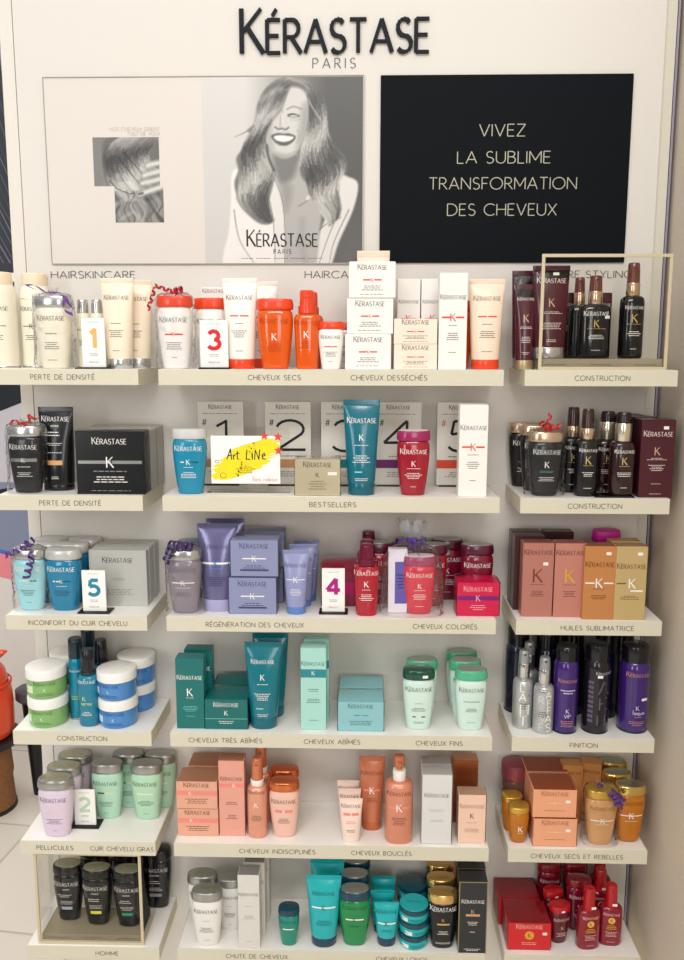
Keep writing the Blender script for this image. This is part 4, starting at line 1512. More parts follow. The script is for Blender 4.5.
dup(a, (x0 + .0033, S['C1i'][1] + .001, ZS[1] + h + .0006), 'white jar box in the middle of the stack of three')
dup(a, (x0 + .0068, S['C1i'][1] - .001, ZS[1] + 2 * (h + .0006)), 'white jar box on top of the stack of three')
PCH = mat('F2DFC9', .4)
w, h = wh('C1l')
tube((S['C1l'][0], -.045, ZS[1]), .062, h, .034, PCH, ORCAP, 'cream tube whose flat end shows above the white box stack', [('B', .76, .6, 0)], [INKD])
w = .0775
BXP = mat('F3E2D2', .5)
a = carton((.463, S['C1m'][1], ZS[1]), w, .0445, .045, BXP, 'pale peach flat box, lower of the two right of the white stack', L_box(), RM)
dup(a, (.4625, S['C1m'][1] + .0005, ZS[1] + .0451), 'pale peach flat box, upper of the two right of the white stack')
w, h = .0425, .1648
TI = [('B', .73, .7, 0), ('R', 0, .56, .7, .012, 1), ('K', 0, .56, .08, 1), ('L', 0, .4, .56, .02, 3, 0)]
a = carton((S['C1o'][0], -.060, ZS[1]), w, h, .03, BX, 'tall white box, left one behind the flat peach boxes', TI, RM)
dup(a, (S['C1o'][0] + .0445, -.060, ZS[1]), 'tall white box, right one behind the flat peach boxes')
w, h = wh('C1q')
TQ = [('B', .73, .74, 0), ('R', -.25, .545, .3, .018, 1), ('R', .25, .545, .3, .018, 1), ('K', 0, .545, .08, 1), ('L', 0, .46, .4, .02, 1, 0), ('L', 0, .38, .5, .022, 4, 0), ('L', 0, .18, .4, .02, 1, 0)]
a = carton(pos('C1q'), w, h, .032, BX, 'tall white box with red bar left of the peach tube', TQ, RM)
w, h = wh('C1r')
tube(pos('C1r'), w, h, .042, mat('F3DCC6', .38, coat=.15), ORCAP, 'peach tube on orange cap at right end of the top middle shelf', L_tube(), RM)

# ---- top right shelf
BURG = mat('4A1020', .25, coat=.4)
BURGD = mat('3A0C18', .3, coat=.3)
PKW = [mat('E9DCD2', .4), mat('C9A28A', .35), mat('17090D', .25)]
w = .046
TK = [('R', 0, .895, .93, .10, 2), ('B', .81, .62, 0), ('K', 0, .60, .09, 1), ('L', 0, .50, .6, .016, 2, 0), ('L', 0, .38, .56, .02, 4, 0), ('L', 0, .2, .36, .018, 2, 0)]
tube((.6625, -.118, ZS[1]), .041, S['R1a'][3], .026, BURG, mat('B9A47E', .3, .6), 'slim dark red tube at left end of the top right shelf', TK, PKW)
tube((.6655, -.074, ZS[1]), .044, S['R1b'][3], .036, BURG, SILV, 'tall dark red tube behind the left edge of the clear stand', TK, PKW)
w, h = wh('R1c')
TRY = .020
tube((S['R1c'][0] - .007, -.118, ZS[1] + TRY), w, h - TRY, .038, BURG, SILV, 'wide dark red tube on silver cap in the clear stand', TK, PKW, capw=.42, caph=.12, sticker=(.12, .91))
BLKB = mat('0E0E12', .15, coat=.5)
RCOP = mat('7A4038', .25, trans=.2, coat=.3)
SK = [('B', .515, .62, 0), ('K', 0, .42, .09, 1), ('L', 0, .36, .6, .014, 1, 1), ('L', 0, .28, .6, .02, 3, 0), ('L', 0, .1, .4, .018, 1, 0)]
GM = [INKW, mat('C9A96A', .35)]
RG = mat('D8BEA4', .22, .85)
w, h = wh('R1d')
a = spray((S['R1d'][0], -.105, ZS[1] + TRY), w, h - TRY, BLKB, RG, RCOP, 'broad black spray bottle with white sticker in the clear stand', SK, GM, ratio=.6, bf=.66, cf=.15, hw=.2, sticker=(.33, .5))
w, h = wh('R1e')
spray((S['R1e'][0], -.105, ZS[1] + TRY), .042, h - TRY, BLKB, RG, RCOP, 'slim tall black spray bottle at right in the clear stand', SK, GM, ratio=.95, bf=.66, cf=.13, hw=.27)
a = spray((.768, -.078, ZS[1] + TRY), .040, .147, BLKB, RG, RCOP, 'black spray bottle half hidden behind the broad black one', [], [], ratio=.8, bf=.66, cf=.15, hw=.24)
w, h = wh('R1f')
a = carton((.815, -.047, ZS[1] + TRY), .036, h - TRY, .03, BURG, 'dark red box between the two black sprays of the clear stand', [('B', .8, .7, 0), ('L', 0, .5, .6, .02, 5, 0)], PKW)
dup(a, (.750, -.047, ZS[1] + TRY), 'dark red box behind the left side of the broad black spray')
BEI = mat('CDBF9F', .4)
t = thing('acrylic_stand', 'clear display stand with beige rim on the top right shelf', 'display stand', (.7945, 0, ZS[1]))
x0, x1, y0, y1, hh = -.1135, .1135, -.1560, -.022, .2010


def stand(t, x0, x1, y0, y1, hh, tray, notes, sides=True):
    mb = MB()
    k = .0055
    mb.box(x0, x1, y0, y0 + .0035, hh - k, hh, .0003)
    mb.box(x0, x1, y0, y0 + .0035, .0002, k, .0003)
    mb.box(x0, x0 + k, y0, y0 + .0035, k, hh - k, .0003)
    mb.box(x1 - k, x1, y0, y0 + .0035, k, hh - k, .0003)
    mb.build('rim', BEI, t, smooth=0)
    mb = MB()
    mb.box(x0 + k, x1 - k, y0 + .0012, y0 + .0022, k, hh - k)
    mb.build('front_pane', ACRYL, t, smooth=0)
    for xx in ((x0 + .0008, x1 - .0028) if sides else ()):
        mb = MB()
        mb.box(xx, xx + .002, y0 + .0036, y1, .0006, hh)
        mb.build('side_pane', ACRYL, t, smooth=0)
    mb = MB()
    mb.box(x0 + .0042, x1 - .0042, y0 + .012, y1, .0006, tray - .0004)
    tr = mb.build('tray', mat('D9CDB4', .2, trans=.55, coat=.3), t, smooth=0)
    mb = MB()
    for xx in notes:
        put_lines(mb, flat(y0 + .0116), xx, tray * .45, .045, .003, 1, 0, random.Random(5))
    mb.build('tray_lettering', INKD, tr, smooth=0)


stand(t, x0, x1, y0, y1, hh, TRY, (-.08, .0, .08), False)

# ---- second row, left
BLKP = mat('131316', .25, coat=.3)
w, h = wh('L2a')
BW = [('B', .66, .6, 0), ('R', 0, .50, .7, .05, 1), ('K', 0, .50, .07, 0), ('L', 0, .40, .6, .026, 1, 0), ('L', 0, .31, .5, .026, 3, 0)]
a = bain(pos('L2a', w * .62), w * .95, h, BLKP, SILV, 'black bottle with silver cap in cellophane and red ribbon, left end', BW, [INKW, SILVD], name='wrapped_bottle')
gift_wrap(a, w * .95, h, 'B3121F', [((-.002, -.01, h * 1.05), (-.022, -.02, h * 1.06), .005, 1), ((0, -.01, h * 1.05), (.026, -.01, h * 1.17), .008, 1.4)], seed=5)
w, h = wh('L2b')
tube(pos('L2b'), w, h, .040, BLKP, BLKP, 'black tube with orange label bar beside the wrapped black bottle', [('B', .83, .62, 0), ('T', 'HOMME', 0, .765, .02, 0, .14), ('L', -.08, .70, .5, .035, 2, 0), ('L', 0, .57, .5, .02, 2, 0), ('L', 0, .46, .5, .02, 1, 0), ('R', 0, .34, .42, .055, 1), ('L', 0, .17, .3, .02, 2, 0)], [INKW, mat('E0A86C', .4)], capw=.43, caph=.07)
w, h = .1265, .1175
BXI = [('B', .80, .50, 0), ('R', -.22, .515, .5, .05, 1), ('R', .24, .515, .46, .05, 1), ('K', 0, .515, .17, 0), ('L', 0, .37, .64, .04, 1, 1), ('L', 0, .28, .6, .04, 3, 0), ('L', 0, .06, .7, .03, 1, 1)]
a = carton(pos('L2c'), w, h, .045, BLKP, 'large black box with silver band, front of its row', BXI, [INKW, SILVD], wrap=True, top=mat('3A3A3D', .3))
GF = mat('C4C1BA', .3, coat=.4)
b = carton((S['L2c'][0] + .001, -.078, ZS[2]), w, h - .001, .044, GF, 'silvery grey box in film directly behind the large black box', [], [], wrap=True)
dup(b, (S['L2c'][0] + .0015, -.0285, ZS[2]), 'silvery grey box in film, rearmost behind the large black box')

# ---- second row, middle
w, h = wh('C2a')
BLU = mat('1C93B8', .18, trans=.15, coat=.4)
bain(pos('C2a', w * .62), w, h, BLU, mat('CBCBC9', .35, coat=.2), 'blue bottle with pale grey cap left of the yellow splashed card', [('B', .67, .62, 0), ('K', 0, .5, .08, 0), ('R', -.17, .50, .1, .016, 0), ('R', .19, .50, .18, .016, 1), ('L', 0, .42, .36, .02, 1, 0), ('L', 0, .34, .46, .026, 4, 0)], [INKW, mat('123A52', .4)])
# shop-made card in a clear holder
t = thing('handwritten_card', 'white card with yellow splash, handwriting and red stars in clear holder', 'card', (.1506, -.1200, ZS[2]))
w, h = .1291, .1065
mb = MB()
mb.box(-.074, .082, -.0065, -.0045, .002, .125, .0004)
mb.box(-.074, .082, -.0045, .036, .0005, .0022)
hb = mb.build('clear_holder', ACRYL, t, smooth=0)
mb = MB()
mb.box(-w / 2, w / 2, -.0082, -.0070, .0185, h + .002, .0003)
pn = mb.build('card_panel', mat('F8F6F2', .5), t, smooth=0)
mb = MB()
fy = flat(-.0085)
rs = random.Random(21)
for i in range(90):
    zc_ = rs.uniform(.034, .096)
    u_ = 1 - abs(zc_ - .064) / .036
    L_ = (.018 + .046 * max(u_, 0) ** .6) * rs.uniform(.6, 1.08)
    xc = (zc_ - .064) * .55 + rs.uniform(-.008, .008)
    x0_, x1_ = max(xc - L_, -.0635), min(xc + L_, .0635)
    pts = [(x0_, zc_ + (x0_ - xc) * .30), (xc, zc_ + rs.uniform(-.001, .001)), (x1_, zc_ + (x1_ - xc) * .30)]
    for qd in stroke_quads(pts, rs.uniform(.0018, .0042)):
        mb.quad([(p[0], -.0083 - i * .000002, min(max(p[1], .022), .105)) for p in qd])
mb.build('yellow_splash', mat('F6DF1E', .5), pn, smooth=0)
mb = MB()
HW = [[(0, 0), (.35, 1), (.45, .0)], [(.1, .35), (.5, .42)], [(.62, .45), (.66, 0)], [(.62, .3), (.85, .5)], [(1.0, .8), (.98, .1), (1.15, .02)], [(.85, .55), (1.2, .6)],
      [(1.9, .95), (1.82, .05), (2.2, .02)], [(2.4, .5), (2.4, .0)], [(2.6, 0), (2.68, .9), (3.0, .05), (3.1, .95)], [(3.3, .3), (3.6, .42), (3.5, .6), (3.3, .45), (3.35, .1), (3.65, .05)], [(2.38, .72), (2.43, .74)], [(1.28, .02), (1.33, .02)]]
for pl in HW:
    for qd in stroke_quads([(-.035 + x * .0200, .064 + z * .0200) for x, z in pl], .0019):
        f2 = lift(fy)
        mb.quad([f2(*p) for p in qd])
put_lines(mb, fy, 0, .050, .036, .0036, 4, 0, random.Random(8))
for (cx_, cz_, r_) in ((-.053, .060, .0035), (-.042, .034, .006)):
    for qd in stroke_quads([(cx_ + r_ * math.cos(k * .6), cz_ + r_ * .8 * math.sin(k * .6)) for k in range(11)], .0008):
        mb.quad([fy(*p) for p in qd])
mb.build('handwriting', mat('22201E', .5), pn, smooth=0)
mb = MB()
put_text(mb, 'Bons cadeaux', fy, .036, .0235, .0085, .046, weight=.11, track=.2)
mb.build('pink_note', mat('E58F86', .5), pn, smooth=0)
for sx_, sz_, r_ in ((.036, .109, .0085), (.061, .107, .009), (.062, .081, .0085)):
    mb = MB()
    st = [(sx_ + r_ * (1 if k % 2 == 0 else .42) * math.sin(k * PI / 5 + .1), sz_ + r_ * (1 if k % 2 == 0 else .42) * math.cos(k * PI / 5 + .1)) for k in range(10)]
    mb.loft([[(x, -.0100, z) for x, z in st], [(x, -.0087, z) for x, z in st]])
    mb.build('red_star', mat('E0454C', .4), hb, smooth=0)
w, h = wh('C2c')
GB = mat('D9CCAC', .22, .45)
carton(pos('C2c'), w, h, .05, GB, 'shiny gold film-wrapped box at the centre of the bestsellers shelf', [('B', .80, .5, 0), ('K', 0, .58, .13, 0), ('L', 0, .4, .5, .07, 4, 1), ('R', .33, .62, .2, .09, 2)], [mat('3A3024', .4), mat('8A7448', .4), INKW], wrap=True)
w, h = wh('C2d')
TEAL = mat('0B6B7E', .2, coat=.4)
tube(pos('C2d'), w, h, .041, TEAL, mat('0A5E70', .25, coat=.3), 'tall teal tube in front of number card three', L_tubeK(), [INKW, mat('8ED0D8', .4)], capw=.36, caph=.13)
w, h = wh('C2e')
REDB = mat('A8122C', .15, trans=.1, coat=.5)
bain(pos('C2e', w * .62), w, h, REDB, mat('9C1F5A', .25, coat=.4), 'red bottle with magenta cap in front of number card four', L_col(), [INKW], top=mat('E9D9DC', .35))
w, h = wh('C2f')
carton(pos('C2f'), w, h, .032, BX, 'tall white box with red bar in front of number card five', TQ, RM)
# the five large ranking cards
t0 = None
for n_, k_, sc_, note in ((1, 'C2n1', 'B88A6A', 'left of the others, behind the blue bottle'), (2, 'C2n2', 'C08A60', 'behind the red stars'), (3, 'C2n3', '1C7C82', 'mostly hidden behind the teal tube'), (4, 'C2n4', '6C2468', 'with a plum strip behind the red bottle'), (5, 'C2n5', 'D8482C', 'with an orange strip behind the tall white box')):
    w, h = .0900, .1660
    t = thing('ranking_card', 'large white card with thin number %d, %s' % (n_, note), 'card', (S[k_][0], -.0370, ZS[2]), 'numbered bestseller cards')
    mb = MB()
    mb.box(-w / 2 + .005, w / 2 - .012, -.004, .02, 0, .003)
    mb.build('foot', mat('2A2A2C', .3), t, smooth=0)
    mb = MB()
    mb.box(-w / 2, w / 2, -.002, .0025, .003, h, .0005)
    pn = mb.build('card_panel', mat('DEDAD2', .5), t, smooth=0)
    mb = MB()
    fn = flat(-.0024)
    put_brand(mb, fn, 0, h * .915, w * .5, 0, small=False)
    put_lines(mb, fn, 0, h * .86, w * .8, h * .02, 1, 2, random.Random(2))
    put_text(mb, str(n_), fn, .004, h * .42, h * .37, weight=.085, xs=1.55, mi=0)
    put_text(mb, '#', fn, -w * .36, h * .72, h * .075, weight=.1, mi=3 if n_ == 5 else 0)
    put_lines(mb, fn, 0, h * .36, w * .6, h * .03, 1, 2, random.Random(n_))
    put_bar(mb, fn, 0, h * .27, w, h * .10, 1, 1)
    put_lines(mb, fn, 0, h * .17, w * .7, h * .025, 3, 2, random.Random(n_ + 9))
    mb.build('printed_number', [mat('15171A', .4), mat(sc_, .5), mat('7A756C', .5), mat('E05A3C', .4)], pn, smooth=0)

# ---- second row, right
w, h = .066, S['R2b'][3]
BB = [('B', .66, .6, 0), ('K', 0, .5, .1, 0), ('L', 0, .40, .5, .02, 2, 1), ('L', 0, .30, .5, .026, 3, 0)]
a = bain((S['R2b'][0], -.1265, ZS[2]), w, h, BLKP, RG, 'black bottle with rose metal cap in cellophane and red ribbon', BB, [INKW, mat('57A898', .4)], name='wrapped_bottle')
gift_wrap(a, w, h, 'C01522', [((0, -.01, h * 1.06), (-.012, -.018, h * 1.14), .006, 2), ((0, -.01, h * 1.06), (.022, -.02, h * 1.10), .006, 2), ((0, -.01, h * 1.10), (.004, -.01, h * 1.28), .004, 1.5)], seed=6)
a = bain((.687, -.0230, ZS[2]), .064, .126, BLKP, RG, 'black bottle with metal cap, rearmost left on the second right shelf', BB, [INKW, SILVD])
dup(a, (.7005, -.0720, ZS[2]), 'black bottle with metal cap directly behind the ribboned black bottle')
BRS = mat('3A221C', .22, trans=.1, coat=.4)
w, h = wh('R2d')
a = spray(pos('R2d'), w, h, BLKP, RG, BRS, 'black spray with brown head, front one beside the ribboned bottle', SK, GM, ratio=.8, bf=.66, cf=.12, hw=.27)
dup(a, (S['R2c'][0] - .002, -.085, ZS[2]), 'black spray with brown head, rear one beside the ribboned bottle')
w, h = wh('R2f')
mb = MB()
t = thing('black_stand', 'flat black stand plate under the front pump bottle, second right shelf', 'stand', (.8300, -.135, ZS[2]))
mb = MB()
mb.box(-.036, .036, -.018, .022, 0, .003, .0006)
mb.build('plate', mat('17181A', .25), t, smooth=0)
mb = MB()
mb.box(-.020, -.017, -.012, .020, .003, .014)
mb.box(-.008, -.005, -.012, .020, .003, .014)
mb.build('clear_clips', ACRYL, t, smooth=0)
BRB = mat('2A1214', .2, coat=.5)
a = spray((S['R2f'][0], -.132, ZS[2] + .003), w, h - .003, BRB, mat('E2D6C2', .22, .85), mat('241416', .25, coat=.3), 'dark brown bottle with cream metal collar on the black plate', SK, GM, ratio=.8, bf=.66, cf=.21, hw=.30)
dup(a, (S['R2e'][0] - .004, -.080, ZS[2] + .001), 'dark brown bottle with cream metal collar behind the one on the plate')
w, h = wh('R2g')
a = carton(pos('R2g'), w, h, .045, mat('471220', .3, coat=.3), 'burgundy box with white sticker at right end of its shelf', [('B', .79, .68, 0), ('K', 0, .60, .10, 1), ('L', 0, .51, .6, .018, 2, 0), ('L', 0, .42, .5, .022, 4, 0), ('L', 0, .18, .4, .016, 1, 0), ('L', 0, .05, .5, .016, 1, 0)], PKW, sticker=(.22, .90))
b = carton((.888, -.077, ZS[2]), .060, .143, .044, mat('17100F', .3), 'black box directly behind the burgundy box', [], [])
dup(b, (.880, -.027, ZS[2]), 'black box farthest back behind the burgundy box')

# ---- third row, left
CY = mat('A5DCE2', .2, coat=.4)
w, h = .066, S['L3a'][3]
DOT = [('B', .66, .6, 0), ('R', -.2, .50, .06, .02, 0), ('R', -.1, .50, .08, .02, 0), ('K', 0, .5, .06, 0), ('R', .12, .50, .08, .02, 1), ('R', .22, .50, .08, .02, 1), ('L', 0, .42, .3, .02, 1, 0), ('L', 0, .34, .5, .026, 4, 1), ('L', 0, .14, .2, .02, 1, 1)]
GRC = mat('C6C6C4', .3, .3, coat=.2)
a = bain((S['L3a'][0] + .003, -.1165, ZS[3]), w, h, CY, SILV, 'pale cyan bottle in cellophane with curly purple ribbon', DOT, [INKW, mat('3A5A66', .5)], name='wrapped_bottle')
gift_wrap(a, w, h, '552A7C', [((0, -.012, h * 1.05), (-.037, -.025, h * .93), .006, 3), ((0, -.012, h * 1.05), (.020, -.036, h * .90), .007, 1.3), ((.018, -.036, h * .93), (.006, -.036, h * .60), .007, 3), ((0, -.01, h * 1.06), (0.008, -.01, h * 1.16), .009, 1.2)], seed=7)
BL2 = mat('1585AE', .15, trans=.15, coat=.5)
a = bain((S['L3b'][0], -.1170, ZS[3]), .070, h, BL2, GRC, 'blue bottle with grey cap left of the blue number 5 card', DOT, [INKW, mat('0C4A68', .4)])
for k_, lb in (('L3ab', 'blue bottle with grey cap behind the ribboned cyan bottle'), ('L3ac', 'blue bottle with grey cap, back row, left'), ('L3bb', 'blue bottle with grey cap behind the front blue one'), ('L3bc', 'blue bottle with grey cap, back row, right, beside grey boxes')):
    x_, fd, hh = T[k_]
    yy = -.0685 if k_[3] == 'b' else -.0235
    dup(a, (x_ + {'L3ab': -.012, 'L3ac': -.016, 'L3bb': -.0085, 'L3bc': -.0075}[k_], yy, ZS[3]), lb)
w, h = wh('L3c')
number_card((S['L3c'][0] + .0030, -.138, ZS[3]), .045, .083, '5', '1F86A8', 'small white card with blue number 5 on the third left shelf', .062)
w, h = .1130, .1120
GBX = mat('BDBDB8', .38, .2)
a = carton((S['L3d'][0] + .003, -.0900, ZS[3]), w, h, .0150, GBX, 'silver grey box behind the number 5 card, front of five', [('B', .78, .52, 0), ('L', 0, .5, .3, .03, 2, 1), ('L', 0, .3, .7, .03, 4, 1)], [mat('3F3F3E', .4), mat('8C8C88', .5)])
for i, lb in enumerate(('second', 'third', 'fourth', 'fifth and rearmost')):
    dup(a, (S['L3d'][0] + .003 + (.0012, -.0004, .0016, .0008)[i], -.0900 + .0198 * (i + 1), ZS[3]), 'silver grey box, %s from front in the row of five' % lb)

# ---- third row, middle
w, h = .068, S['C3a'][3]
MAU = mat('A79DA8', .15, trans=.35, coat=.5)
a = bain((S['C3a'][0] - .001, -.1275, ZS[3]), w, h, MAU, SILV, 'mauve see-through bottle in cellophane with purple ribbon at left end', [('B', .66, .6, 1), ('R', 0, .50, .62, .018, 0), ('K', 0, .5, .085, 0), ('L', 0, .42, .5, .02, 1, 0), ('L', 0, .34, .5, .026, 3, 1)], [INKW, mat('6C6270', .4)], name='wrapped_bottle')
gift_wrap(a, w, h, '3E2560', [((0, -.012, h * 1.05), (-.022, -.024, h * 1.10), .010, 3), ((-.018, -.02, h * 1.08), (-.030, -.03, h * .84), .008, 3), ((0, -.01, h * 1.06), (.020, -.02, h * 1.06), .009, 2)], seed=8)
LAV = mat('8288B4', .25, coat=.35)
LAVD = mat('6C6892', .22, .3, coat=.4)
a = bain((T['C3ab'][0] - .008, -.030, ZS[3]), .064, .118, LAVD, mat('6E7C96', .3, coat=.3), 'slate lavender bottle behind the ribboned mauve bottle', [], [])
w, h = wh('C3b')
a = tube((S['C3b'][0], S['C3b'][1], ZS[3]), w, h, .042, LAVD, mat('A9A6CE', .3, coat=.3), 'wide metallic lavender tube beside the ribboned mauve bottle', [('B', .72, .6, 1), ('R', 0, .56, .72, .022, 0), ('K', 0, .56, .07, 2), ('L', 0, .50, .5, .02, 1, 2), ('L', 0, .40, .5, .022, 5, 1)], [INKW, mat('33345A', .4), mat('3C7CD0', .4)], capw=.36, caph=.14)
dup(a, (T['C3bb'][0] + .002, -.062, ZS[3]), 'wide metallic lavender tube, rear one rising behind the front one')
w, h = .0896, .070
LB = [('B', .78, .6, 1), ('R', 0, .50, .5, .035, 0), ('K', 0, .50, .17, 0), ('L', 0, .3, .6, .06, 2, 1), ('R', 0, .18, .6, .05, 1)]
a = carton((S['C3c'][0], S['C3c'][1], ZS[3]), w, h, .045, mat('9197BA', .35), 'lavender blue box, bottom of the front pair', LB, [INKW, mat('44466E', .5)], wrap=True)
dup(a, (S['C3c'][0] + .004, S['C3c'][1] + .002, ZS[3] + h + .003), 'lavender blue box, upper one of the front pair')
dup(a, (S['C3c'][0] + .006, -.0445, ZS[3]), 'lavender blue box, bottom of the pair behind')
dup(a, (S['C3c'][0] + .009, -.0440, ZS[3] + h + .003), 'lavender blue box, upper one of the pair behind')
w, h = wh('C3e')
a = tube((S['C3e'][0], S['C3e'][1], ZS[3]), w, h, .030, mat('9297C2', .3, coat=.3), mat('5D82C0', .3, coat=.2), 'small lavender tube on blue cap right of the lavender boxes', [('B', .74, .66, 1), ('R', 0, .55, .7, .012, 0), ('K', 0, .55, .09, 0), ('L', 0, .4, .5, .022, 5, 0)], [INKW, mat('44466E', .4)], capw=.36, caph=.12)
dup(a, (T['C3eb'][0] - .002, -.082, ZS[3]), 'small lavender tube, second in its file')
dup(a, (T['C3ec'][0] - .002, -.046, ZS[3]), 'small lavender tube, last in its file')
w, h = wh('C3f')
number_card((S['C3f'][0] + .001, -.128, ZS[3]), .0435, .088, '4', 'B0127C', 'small white card with magenta number 4 on the third middle shelf', .055)
w, h = .090, .086
a = carton((.335, -.062, ZS[3]), w, h, .05, mat('8E1238', .35, coat=.3), 'dark pink box behind the magenta number 4 card', [('R', 0, .42, .998, .3, 0), ('B', .82, .5, 1)], [mat('C8106A', .35), mat('5A0A26', .4)], wrap=True)
w, h = wh('C3h')
REDS = mat('B5122C', .12, trans=.1, coat=.5)
WINE = mat('6E1030', .2, coat=.4)
a = serum((S['C3h'][0], -.1325, ZS[3]), w, h, REDS, WINE, 'red pump bottle with wine cap, front of three', [('B', .585, .78, 0), ('K', 0, .46, .085, 0), ('L', 0, .38, .5, .02, 1, 0), ('L', 0, .31, .6, .026, 4, 0)], [INKW])
dup(a, (S['C3h'][0] + .0005, -.0965, ZS[3]), 'red pump bottle with wine cap, middle of three')
dup(a, (S['C3h'][0] + .004, -.0185, ZS[3]), 'red pump bottle with wine cap, rear of three')
# cellophane bag holding a red bottle and a box
w, h = .0640, S['C3i'][3]
PK_ = mat('D81E3C', .15, coat=.5)
bain((S['C3i'][0], -.1220, ZS[3] + .001), w, h, PK_, mat('A03058', .25, coat=.4), 'bright red bottle inside the clear tied gift bag', L_col(), [INKW], top=mat('E9D9DC', .35), ratio=.58)
carton((S['C3j'][0] - .001, -.1180, ZS[3] + .001), .036, S['C3j'][3], .020, mat('ECE6F0', .4), 'white and violet slim box inside the clear tied gift bag', [('R', .16, .48, .62, .66, 0), ('L', .16, .6, .4, .05, 5, 1)], [mat('5A4AA8', .4), INKW])
t = thing('gift_bag', 'clear cellophane gift bag gathered at top with purple ribbon', 'gift bag', (.4640, -.1190, ZS[3]))
rnd = random.Random(12)
rings = []
for z, a_, b_ in ((.0005, .056, .036), (.004, .060, .038), (.03, .060, .037), (.07, .058, .036), (.105, .054, .036), (.125, .044, .032), (.137, .022, .018), (.143, .009, .009), (.150, .015, .012), (.162, .023, .017), (.178, .029, .020)):
    ring = sring(a_, b_, z, 48, 2.8 if z < .12 else 2)
    rings.append([(x * (1 + rnd.uniform(-.06, .05) * (3 if z > .14 else .8)), max(y * (1 + rnd.uniform(-.06, .05) * (3 if z > .14 else .8)), -.0400), zz + (rnd.uniform(-.007, .007) if z > .15 else 0)) for x, y, zz in ring])
mb = MB()
mb.loft(rings[:8], False, False)
mb.build('bag_film', BAGF, t, smooth=20)
mb = MB()
mb.loft(rings[7:], False, False)
for q_ in range(3):
    mb.loft([[(x * k_ + rnd.uniform(-.003, .003), y * k_ + rnd.uniform(-.003, .003), z + rnd.uniform(-.004, .004)) for x, y, z in r_] for r_, k_ in zip(rings[7:], (.9 - q_ * .22,) * 4)], False, False)
mb.build('bag_ruffle', clear_mat('bag_ruffle', (.97, .97, .975), .12, .12, .8, 60, .16), t, smooth=20)
mb = MB()
mb.lathe([(.139, .011), (.140, .0125), (.147, .0125), (.148, .011)], 16)
for sg in (-1, 1):
    curl(mb, (0, -.012, .143), (sg * .026, -.022, .146), .006, 1, .007, 14)
    curl(mb, (0, -.012, .143), (sg * .012, -.030, .120), .003, .7, .006, 10)
mb.build('ribbon_bow', mat('4B2A86', .3, coat=.5), t, smooth=60)
WB = mat('7E1230', .15, trans=.1, coat=.5)
WINEC = mat('56102E', .25, coat=.4)
a = bain((.4000, -.0575, ZS[3]), .066, .1235, mat('A8122C', .15, trans=.1, coat=.5), WINEC, 'dark red bottle behind the pump bottles, left of the gift bag', L_col(), [INKW], top=SILVD)
dup(a, (.4670, -.0225, ZS[3]), 'dark red bottle in the back row, directly behind the gift bag')
dup(a, (.5035, -.0700, ZS[3]), 'dark red bottle close behind right side of the gift bag')
b = bain((.5935, -.0690, ZS[3]), .066, .1235, WB, WINEC, 'wine coloured bottle right behind the pink box', L_col(), [INKW], top=SILVD)
dup(b, (.5395, -.0250, ZS[3]), 'wine coloured bottle in the back row, left of the one behind the pink box')
w, h = .0790, .0655
PKB = mat('D3124A', .3, coat=.3)
carton((S['C3l'][0], -.1130, ZS[3]), w, h, .055, PKB, 'bright pink box with purple band at right end of its shelf', [('B', .74, .55, 0), ('R', 0, .54, .998, .12, 1), ('K', 0, .54, .17, 0), ('L', 0, .32, .4, .06, 3, 0)], [mat('F4B8C4', .4), mat('7A1E78', .4)], wrap=True)

# ---- third row, right: metallic boxes
RGB_ = mat('C08074', .3, .4)
w, h = .0575, .1430
TL = [('B', .84, .74, 0), ('K', 0, .56, .18, 1), ('L', 0, .44, .6, .018, 1, 0), ('L', 0, .35, .5, .022, 4, 0)]
YF = -.1600 + .020 + .016
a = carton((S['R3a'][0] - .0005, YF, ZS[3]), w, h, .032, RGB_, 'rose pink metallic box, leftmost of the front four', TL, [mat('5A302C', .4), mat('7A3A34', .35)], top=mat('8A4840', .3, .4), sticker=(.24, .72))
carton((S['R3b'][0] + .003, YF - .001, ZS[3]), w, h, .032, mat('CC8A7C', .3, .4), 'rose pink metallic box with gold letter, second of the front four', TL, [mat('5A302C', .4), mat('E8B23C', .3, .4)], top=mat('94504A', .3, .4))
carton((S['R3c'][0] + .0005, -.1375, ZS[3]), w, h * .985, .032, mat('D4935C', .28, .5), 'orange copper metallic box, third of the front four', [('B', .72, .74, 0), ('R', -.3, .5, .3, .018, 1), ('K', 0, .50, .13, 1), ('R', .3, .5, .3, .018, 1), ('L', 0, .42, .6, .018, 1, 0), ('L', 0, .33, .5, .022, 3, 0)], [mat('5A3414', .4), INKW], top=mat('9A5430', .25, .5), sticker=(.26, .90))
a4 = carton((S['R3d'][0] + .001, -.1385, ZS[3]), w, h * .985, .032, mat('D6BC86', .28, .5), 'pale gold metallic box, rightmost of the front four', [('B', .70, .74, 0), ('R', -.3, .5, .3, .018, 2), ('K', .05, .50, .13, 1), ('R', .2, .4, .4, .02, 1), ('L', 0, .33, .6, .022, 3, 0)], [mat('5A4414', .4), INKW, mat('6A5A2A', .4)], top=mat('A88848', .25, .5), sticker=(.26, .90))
dup(a4, (.868, -.098, ZS[3]), 'pale gold metallic box behind the rightmost front one')
DKB = mat('4A2A2C', .3, .25)
b = carton((.690, -.084, ZS[3]), w, h + .004, .032, DKB, 'dark brown metallic box second in the left file', [], [])
dup(b, (.690, -.048, ZS[3]), 'dark brown metallic box last in the left file')
dup(b, (.7530, -.048, ZS[3]), 'dark brown metallic box behind the gold-lettered pink box')
bain((.848, -.050, ZS[3]), .056, .150, mat('B8348C', .25), mat('C81E96', .35), 'bottle with magenta cap showing above the gold boxes', [], [], ratio=.7)

